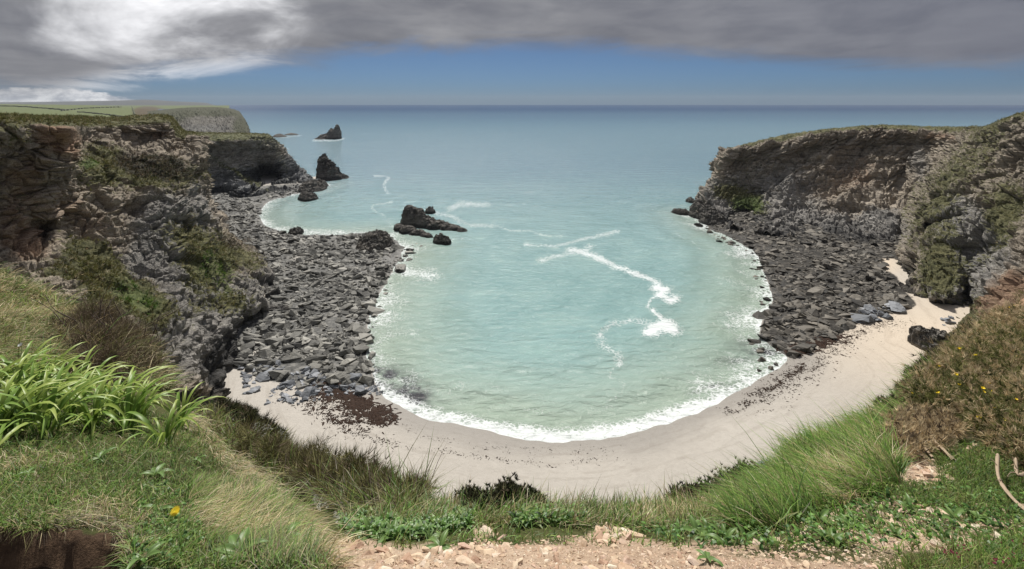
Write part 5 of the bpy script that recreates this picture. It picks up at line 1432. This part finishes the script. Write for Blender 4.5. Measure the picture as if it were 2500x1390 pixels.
NARROW = [broad_leaf(0.08 + 0.012 * (k % 4), 0.016 + 0.002 * (k % 3), k, *[((0.075, 0.135, 0.03), (0.115, 0.195, 0.045)), ((0.11, 0.16, 0.04), (0.18, 0.23, 0.07)), ((0.06, 0.11, 0.03), (0.09, 0.15, 0.045))][k % 3], 0.5 + 0.12 * (k % 4)) for k in range(9)]
for k, (a, c_, s_, n, lb) in enumerate([(585,1362,1.25,11,'large ribbed plantain rosette at the bottom of the left mound'), (690,1325,0.95,8,'smaller plantain rosette right of the large one'), (245,1130,0.85,7,'plantain rosette on the turf below the strap leaves'),
        (380,1170,1.0,6,'plantain with upright leaves beside the straw tuft'), (385,1258,0.7,6,'dandelion leaves left of the yellow flower'), (350,1380,0.8,6,'plantain at the bottom edge beside the hollow'), (480,1135,0.6,5,'small broad-leaved plant near the straw lip'), (70,1165,0.55,5,'pale plantain leaves in the left turf')]):
    clump('plantain', lb, 'plant', None, a, c_, BROAD, n, 400 + k, s_ * 0.85, 0.2, 0.03)
r_ = np.random.default_rng(5)
n_ = 0
for poly, n, lb, grp, sc0 in [([(830,1260),(1000,1265),(1150,1262),(1150,1295),(1000,1318),(850,1310)], 26, 'broad-leaved green weed in the thick patch left of the middle', 'weeds left of the middle', 0.75),
                         ([(1260,1255),(1420,1255),(1420,1285),(1270,1290)], 10, 'broad-leaved green weed below the grass tufts in the middle', 'weeds in the middle', 0.65),
                         ([(1600,1290),(1750,1270),(1900,1290),(1850,1335),(1640,1340)], 16, 'bright green weed beside the path right of the middle', 'weeds right of the middle', 0.65),
                         ([(1900,1250),(2150,1220),(2400,1250),(2450,1330),(2200,1330),(1950,1340)], 30, 'green plantain among pale stones at the lower right', 'weeds among stones at the lower right', 0.62)]:
    for (a, c_) in scatter_pixels(poly, n, r_):
        clump('weed', lb, 'weed', grp, a, c_, NARROW if r_.random() < 0.6 else BROAD, int(r_.integers(6, 10)), 500 + n_, sc0 * (0.7 + 0.5 * r_.random()), 0.3, 0.01)
        n_ += 1
for k, (a, c_, s_, lb) in enumerate([(1075,1335,1.0,'dark plantain rosette at the edge of the rubble left of the middle'), (1715,1312,0.7,'three-leaved seedling on bare ground right of the middle'), (1727,1370,0.9,'small leafy green plant beside the pale stone at the bottom'), (2330,1270,1.1,'large-leaved weed in the shade of the gorse'), (2000,1270,1.2,'tall-leaved plantain in front of the lush grass')]):
    clump('weed', lb, 'weed', None, a, c_, BROAD, 6, 700 + k, s_ * 0.62, 0.3, 0.02)
# leafy ground cover between the weeds
def leaf_litter(name, label, poly, n, seed, L=0.045, dmax=5):
    r = np.random.default_rng(seed)
    q = scatter_pixels(poly, n, r)
    d = fg_hit(q[:, 0], q[:, 1]); ok = (d > 1.3) & (d < dmax); q, d = q[ok], d[ok]
    base = fg_pt(q[:, 0], d) + np.array([0, 0, 1]) * (0.005 + 0.04 * r.random(len(d)))[:, None]
    n = len(base)
    col = pick(GREEN * np.array([0.62, 0.70, 0.8]), n, r)
    V, Q, T, C = blade_mesh(base, L * np.exp(0.3 * r.normal(size=n)), 0.014 + 0.006 * r.random(n), r.random(n) * 6.28, 0.75 + 0.2 * r.normal(size=n), 0.3 + 0.2 * r.random(n), col * 0.8, col * 1.2)
    A = Acc(); A.add(V, Q, T, C)
    tag(link(name, A.mesh(name, M_LEAF)), label, kind='stuff')
leaf_litter('ground_cover', 'low leafy ground cover left of the middle', [(820,1255),(1000,1250),(1160,1250),(1150,1290),(1000,1318),(840,1312)], 2600, 1, 0.036)
leaf_litter('ground_cover', 'low leafy ground cover around the stones at the right', [(1560,1290),(1750,1250),(2000,1250),(2250,1190),(2500,1200),(2550,1340),(2200,1345),(1900,1345),(1600,1330)], 900, 2, 0.026)
leaf_litter('ground_cover', 'low leafy ground cover in the middle', [(1240,1250),(1430,1250),(1440,1280),(1260,1290)], 900, 3, 0.034)
leaf_litter('ground_cover', 'clover and leaves in the left turf', [(330,1180),(480,1200),(500,1330),(420,1400),(310,1400),(340,1280)], 300, 4, 0.02)

# ---- single flowers
def flower_plant(name, label, cat, px, py, head, stem_off, h_, stemcol):
    d = fg_hit(np.array([float(px)]), np.array([float(py)]))[0]
    p = fg_pt(np.array([float(px)]), np.array([d]))[0]
    root = link(name, None); root.location = tuple(p); tag(root, label, cat)
    q = np.array([0, 0, h_])
    f = link('flower_head', head, root); f.location = tuple(q); f.rotation_euler = (math.radians(38), 0, 0)
    tube([np.array(stem_off), np.array(stem_off) * 0.5 + np.array([0, 0, h_ * 0.6]), q], [0.0025, 0.002], stemcol, 'stem', root, (0, 0, 0), 5)
    return root
M_STEM = simple_mat('flower_stem', (0.22, 0.13, 0.07), 0.7)
M_STEMG = simple_mat('green_stem', (0.12, 0.20, 0.05), 0.7)
DANDY = petal_flower('flower_head', 22, 0.023, M_YELLOW, 3, 0.12)
flower_plant('dandelion', 'open yellow dandelion flower on the lower left turf', 'flower', 428, 1275, DANDY, (-0.09, 0.0, 0.0), 0.06, M_STEM)
flower_plant('dandelion', 'small orange yellow flower head among the strap leaves', 'flower', 112, 1010, petal_flower('flower_head', 16, 0.02, M_YELLOW, 3, 0.3), (0.02, 0, 0), 0.16, M_STEMG)
WHITEF = petal_flower('flower_head', 6, 0.024, M_WHITEP, 1, 1.2)
flower_plant('white_flower', 'drooping white flower among strap leaves at the left edge', 'flower', 44, 1020, WHITEF, (0.02, 0, 0), 0.20, M_STEMG)
flower_plant('white_flower', 'white flower above the highest strap leaves', 'flower', 52, 905, WHITEF, (0.02, 0, 0), 0.30, M_STEMG)
def dots(name, label, poly, n, size, col, seed, hgt, dmax=60):
    r = np.random.default_rng(seed)
    q = scatter_pixels(poly, n * 3, r)
    nz_ = fbm(np.stack([q[:, 0] / 40, q[:, 1] / 25, 0 * q[:, 0]], -1), 3, seed)
    q = q[np.argsort(-nz_)[:n]]
    d = fg_hit(q[:, 0], q[:, 1]); ok = (d > 1.3) & (d < dmax); q, d = q[ok], d[ok]
    base = fg_pt(q[:, 0], d) + np.array([0, 0, 1]) * (hgt * np.clip(d / 4, 0.7, 3) * (0.7 + 0.5 * r.random(len(d))))[:, None]
    n = len(base)
    V, Q, T, C = tufts(base, np.array([0, -0.3, 0.8]) + 0 * base, 5, size * np.clip(d / 4, 0.8, 3), size * 1.2, np.array(col) + np.zeros((n, 3)), r, 0.9)
    A = Acc(); A.add(V, None, T, C)
    tag(link(name, A.mesh(name, M_LEAF)), label, kind='stuff')
dots('sea_campion', 'white flecks of sea campion on the lower left slope', [(560,1070),(640,1080),(740,1120),(830,1160),(900,1195),(850,1190),(700,1130),(600,1095)], 260, 0.012, (0.6, 0.6, 0.55), 1, 0.2)
dots('sea_campion_slope', 'white flecks of flowers where the scrub meets the lip', [(760,1230),(830,1290),(820,1310),(770,1270)], 90, 0.012, (0.6, 0.6, 0.52), 2, 0.08)
dots('pink_clover', 'small pink flower heads in the turf at the lower right corner', [(2250,1360),(2380,1340),(2520,1320),(2520,1400),(2280,1400)], 45, 0.008, (0.45, 0.10, 0.17), 3, 0.05)

# ================================================================ stones
m, t, b = material('pale_stone')
info = t.add('ShaderNodeObjectInfo').outputs['Random']
geo = t.add('ShaderNodeNewGeometry')
f = t.math('FRACT', t.addf(info, geo.outputs['Random Per Island']))
c = t.ramp(f, [(0.0, (0.46, 0.30, 0.21)), (0.3, (0.56, 0.42, 0.29)), (0.6, (0.62, 0.50, 0.36)), (0.8, (0.52, 0.36, 0.28)), (1.0, (0.68, 0.60, 0.47))])
nn = t.noise(geo.outputs['Position'], 30.0, 7, 0.7)
c = t.mix(t.step(nn, 0.45, 0.75), c, t.mix(1.0, c, (0.62, 0.54, 0.45), 'MULTIPLY'))
t.put(b.inputs['Base Color'], c)
b.inputs['Roughness'].default_value = 0.9
t.put(b.inputs['Normal'], t.bump(nn, 0.5, 0.01))
M_STONE = m
STONES = [hull('stone', 12 + k % 5, (1.0, 0.55 + 0.08 * (k % 4), 0.22 + 0.05 * (k % 3)), 900 + k, M_STONE) for k in range(10)]
GRIT = [hull('stone', 7, (1.0, 0.7, 0.35 + 0.05 * (k % 3)), 980 + k, M_STONE) for k in range(6)]
def put_stone(px, py, size, label, group=None, rz=None, me=None, sink=0.35, seed=0):
    r = np.random.default_rng(seed)
    d = fg_hit(np.array([float(px)]), np.array([float(py)]))[0]
    if d < 1.3:
        return None
    p = fg_pt(np.array([float(px)]), np.array([d]))[0]
    s_ = size * d / F * 0.5
    o = link('stone', me or STONES[int(r.integers(0, len(STONES)))])
    o.scale = (s_, s_ * (0.8 + 0.5 * r.random()), s_ * (0.8 + 0.5 * r.random()))
    o.location = (p[0], p[1], p[2] + s_ * 0.12)
    o.rotation_euler = (r.normal(0.15, 0.2), r.normal(0, 0.2), r.random() * 6.28 if rz is None else rz)
    return tag(o, label, 'stone', group)
big = [(1132,1378,62,'long pale cream stone at the bottom left of the path'),(1188,1297,46,'pinkish angular stone at the edge of the left weeds'),(1425,1332,38,'leaf-shaped pale stone in the middle of the path'),(1475,1372,34,'flat pink stone right of the path middle'),
       (1692,1374,40,'tall cream stone standing at the bottom right of the path'),(1530,1385,50,'broad pink slab at the bottom of the path'),(1970,1338,26,'left one of two pale stones side by side at the lower right'),(1988,1342,26,'right one of two pale stones side by side at the lower right'),
       (1848,1325,30,'pale pointed stone among green weeds right of the path'),(2200,1236,34,'pink brown stone under the plantains on the right'),(2440,1312,36,'rosy flat stone near the right picture edge'),(2415,1335,36,'cream slab below the rosy stone near the right edge'),
       (470,1258,30,'pale stone half sunk in the left turf beside the dandelion'),(875,1375,40,'cream stone at the left end of the rubble'),(900,1350,34,'pale block at the left end of the rubble'),(830,1372,36,'flat tan stone beside the straw lip'),(1475,1300,28,'pale stone at the top of the rubble fan'),(1460,1278,18,'small pale stone at the foot of the grass'),
       (2365,1095,22,'reddish stone under the gorse, left of two'),(2382,1088,18,'reddish stone under the gorse, right of two'),(2285,1160,24,'white stone in the rubble under the gorse'),(160,1386,40,'pale stone at the bottom of the earth hollow'),(92,1378,20,'small tan stone in the earth hollow'),(180,1362,22,'flat stone against the wall of the hollow'),(245,1352,20,'grey stone on the right side of the hollow'),(226,1350,12,'tiny tan stone in the right of the hollow'),(150,1366,12,'tiny pale stone in the middle of the hollow')]
for k, (a, c_, s_, lb) in enumerate(big):
    put_stone(a, c_, s_, lb, None, None, None, seed=k)
r_ = np.random.default_rng(99)
regions = [([(820,1310),(1000,1345),(1150,1325),(1250,1335),(1260,1395),(820,1395)], 70, 27, 'angular cream stone in the rubble at the lower left of the path', 'rubble at the left of the path'),
           ([(1150,1285),(1200,1280),(1260,1330),(1230,1360),(1160,1340)], 18, 22, 'pink cream chip below the broad-leaved weeds', 'chips below the weeds'),
           ([(1450,1280),(1520,1275),(1560,1310),(1500,1340),(1440,1320)], 40, 27, 'pale angular stone in the fan right of the middle', 'fan of stones right of the middle'),
           ([(1260,1340),(1540,1340),(1540,1395),(1260,1395)], 45, 20, 'small pale flake on the bare middle of the path', 'flakes on the bare path'),
           ([(1560,1350),(1900,1345),(2150,1350),(2150,1395),(1560,1395)], 45, 20, 'small cream stone on the bare ground at the lower right', 'small stones at the lower right'),
           ([(1950,1260),(2200,1230),(2450,1260),(2480,1330),(2200,1340),(1950,1335)], 45, 22, 'pale stone between plantain leaves at the right', 'stones between the plantains'),
           ([(2190,1150),(2240,1130),(2310,1140),(2320,1170),(2230,1185)], 26, 20, 'pale stone in the rubble under the gorse stems', 'rubble under the gorse')]
sd = 0
for poly, n, s_, lb, grp in regions:
    for (a, c_) in scatter_pixels(poly, n, r_):
        sd += 1
        put_stone(a, c_, s_ * math.exp(random.gauss(0, 0.35)), lb, grp, seed=1000 + sd)
def grit(name, label, poly, n, size, seed):
    r = np.random.default_rng(seed)
    q = scatter_pixels(poly, n, r)
    d = fg_hit(q[:, 0], q[:, 1]); ok = (d > 1.3) & (d < 5); q, d = q[ok], d[ok]
    p = fg_pt(q[:, 0], d)
    n = len(p)
    s_ = size * d / F * 0.5 * np.exp(0.45 * r.normal(size=n))
    merged(name, GRIT, p, np.stack([s_, s_, s_ * 0.9], -1), (r.normal(0, 0.3, n), r.normal(0, 0.3, n), r.random(n) * 6.28), r.integers(0, len(GRIT), n), M_STONE)['label'] = label
grit('gravel_path', 'fine gravel and chips covering the path', [(820,1315),(1000,1345),(1150,1310),(1260,1325),(1450,1300),(1560,1330),(1900,1340),(2200,1345),(2200,1400),(820,1400)], 5600, 6.5, 1)
grit('gravel_right', 'gravel between the weeds at the right', [(1900,1270),(2200,1210),(2500,1240),(2520,1345),(2200,1345),(1900,1345)], 2200, 8, 2)
grit('gravel_gorse', 'gravel under the gorse', [(2180,1140),(2240,1110),(2330,1130),(2330,1175),(2220,1190)], 500, 8, 3)
grit('gravel_hollow', 'chips in the earth hollow', [(-100,1355),(280,1345),(290,1400),(-100,1400)], 160, 7, 4)
# slate showing through at the cliff edge
for k, (px_, py_, s_, lb) in enumerate([(1715,1190, 120, 'grey slate slab jutting from the edge under mossy scrub'), (1860,1142, 70, 'small grey slate slab at the edge below the lush grass'), (1775,1192, 46, 'buff stone at the edge right of the mossy scrub')]):
    d = fg_hit(np.array([float(px_)]), np.array([float(py_ + 14)]))[0]
    me = hull('edge_slab', 20, (1.0, 0.7, 0.4), 950 + k, M_BB if k < 2 else M_STONE)
    o = link('edge_slab', me); p = P(px_, py_ + 8, d * 1.03)
    sc0 = s_ * d / F * 0.5
    o.location = tuple(p); o.scale = (sc0,) * 3; o.rotation_euler = (0.2, -0.45, 0.3)
    tag(o, lb, 'rock')

# ================================================================ gulls in the sky
M_GULL = simple_mat('gull_feathers', (0.30, 0.30, 0.31), 0.8)
def gull(px, py, d, span, bank, label):
    p = P(px, py, d)
    s = span / 2
    V = [(0, -0.26 * s, 0), (0.07 * s, -0.05 * s, 0.05 * s), (-0.07 * s, -0.05 * s, 0.05 * s), (0, 0.3 * s, 0), (0, 0, -0.07 * s),
         (0.5 * s, -0.12 * s, 0.16 * s), (0.5 * s, 0.10 * s, 0.14 * s), (-0.5 * s, -0.12 * s, 0.16 * s), (-0.5 * s, 0.10 * s, 0.14 * s), (s, 0.16 * s, 0.05 * s), (-s, 0.16 * s, 0.05 * s), (0.07 * s, 0.14 * s, 0.03 * s), (-0.07 * s, 0.14 * s, 0.03 * s)]
    T = [(0, 1, 2), (1, 11, 2), (11, 12, 2), (11, 3, 12), (0, 4, 1), (0, 2, 4), (4, 11, 1), (4, 3, 11), (4, 2, 12), (4, 12, 3),
         (1, 5, 11), (5, 6, 11), (5, 9, 6), (2, 12, 7), (7, 12, 8), (7, 8, 10)]
    o = link('gull', make_mesh('gull', V, tris=T, mat=M_GULL))
    o.location = tuple(p); o.rotation_euler = (0.2, bank, 0.9)
    return tag(o, label, 'gull', 'gulls over the left cliffs')
gull(388, 192, 120, 1.5, 0.3, 'gull flying just below the bright cloud edge')
gull(468, 223, 130, 1.6, 0.1, 'lowest gull gliding in the blue above the far headland')
gull(415, 148, 150, 1.7, -0.2, 'highest gull against the grey cloud')

# ---- few alike: tell them apart by their order from the left
bysame = {}
for o in COL.objects:
    if o.parent is None and 'label' in o and 'category' in o:
        bysame.setdefault(o['label'], []).append(o)
ORD = ['leftmost', 'second from left', 'third from left', 'fourth from left', 'fifth from left', 'sixth from left', 'seventh from left', 'eighth from left', 'ninth from left', 'tenth from left', 'eleventh from left', 'twelfth from left']
for lb, os_ in bysame.items():
    if 1 < len(os_) <= 12 and len(lb.split()) <= 13:
        os_.sort(key=lambda o: o.location.x / max(o.location.y, 0.1))
        for i, o in enumerate(os_):
            o['label'] = lb + ', ' + (ORD[i] if i < len(os_) - 1 else 'rightmost')

# ================================================================ sea air
m = bpy.data.materials.new('sea_haze')
m.use_nodes = True
t = NT(m.node_tree)
t.n.remove(t.n['Principled BSDF'])
pv = t.add('ShaderNodeVolumePrincipled', {'Color': (0.80, 0.88, 1.0, 1.0), 'Density': 0.00005, 'Anisotropy': 0.0})
t.l.new(pv.outputs[0], t.n['Material Output'].inputs['Volume'])
hz = box_mesh('haze', (-17000, -400, -12), (17000, 5400, 90), m)
tag(link('haze', hz), 'thin sea haze over the whole coast', kind='stuff')
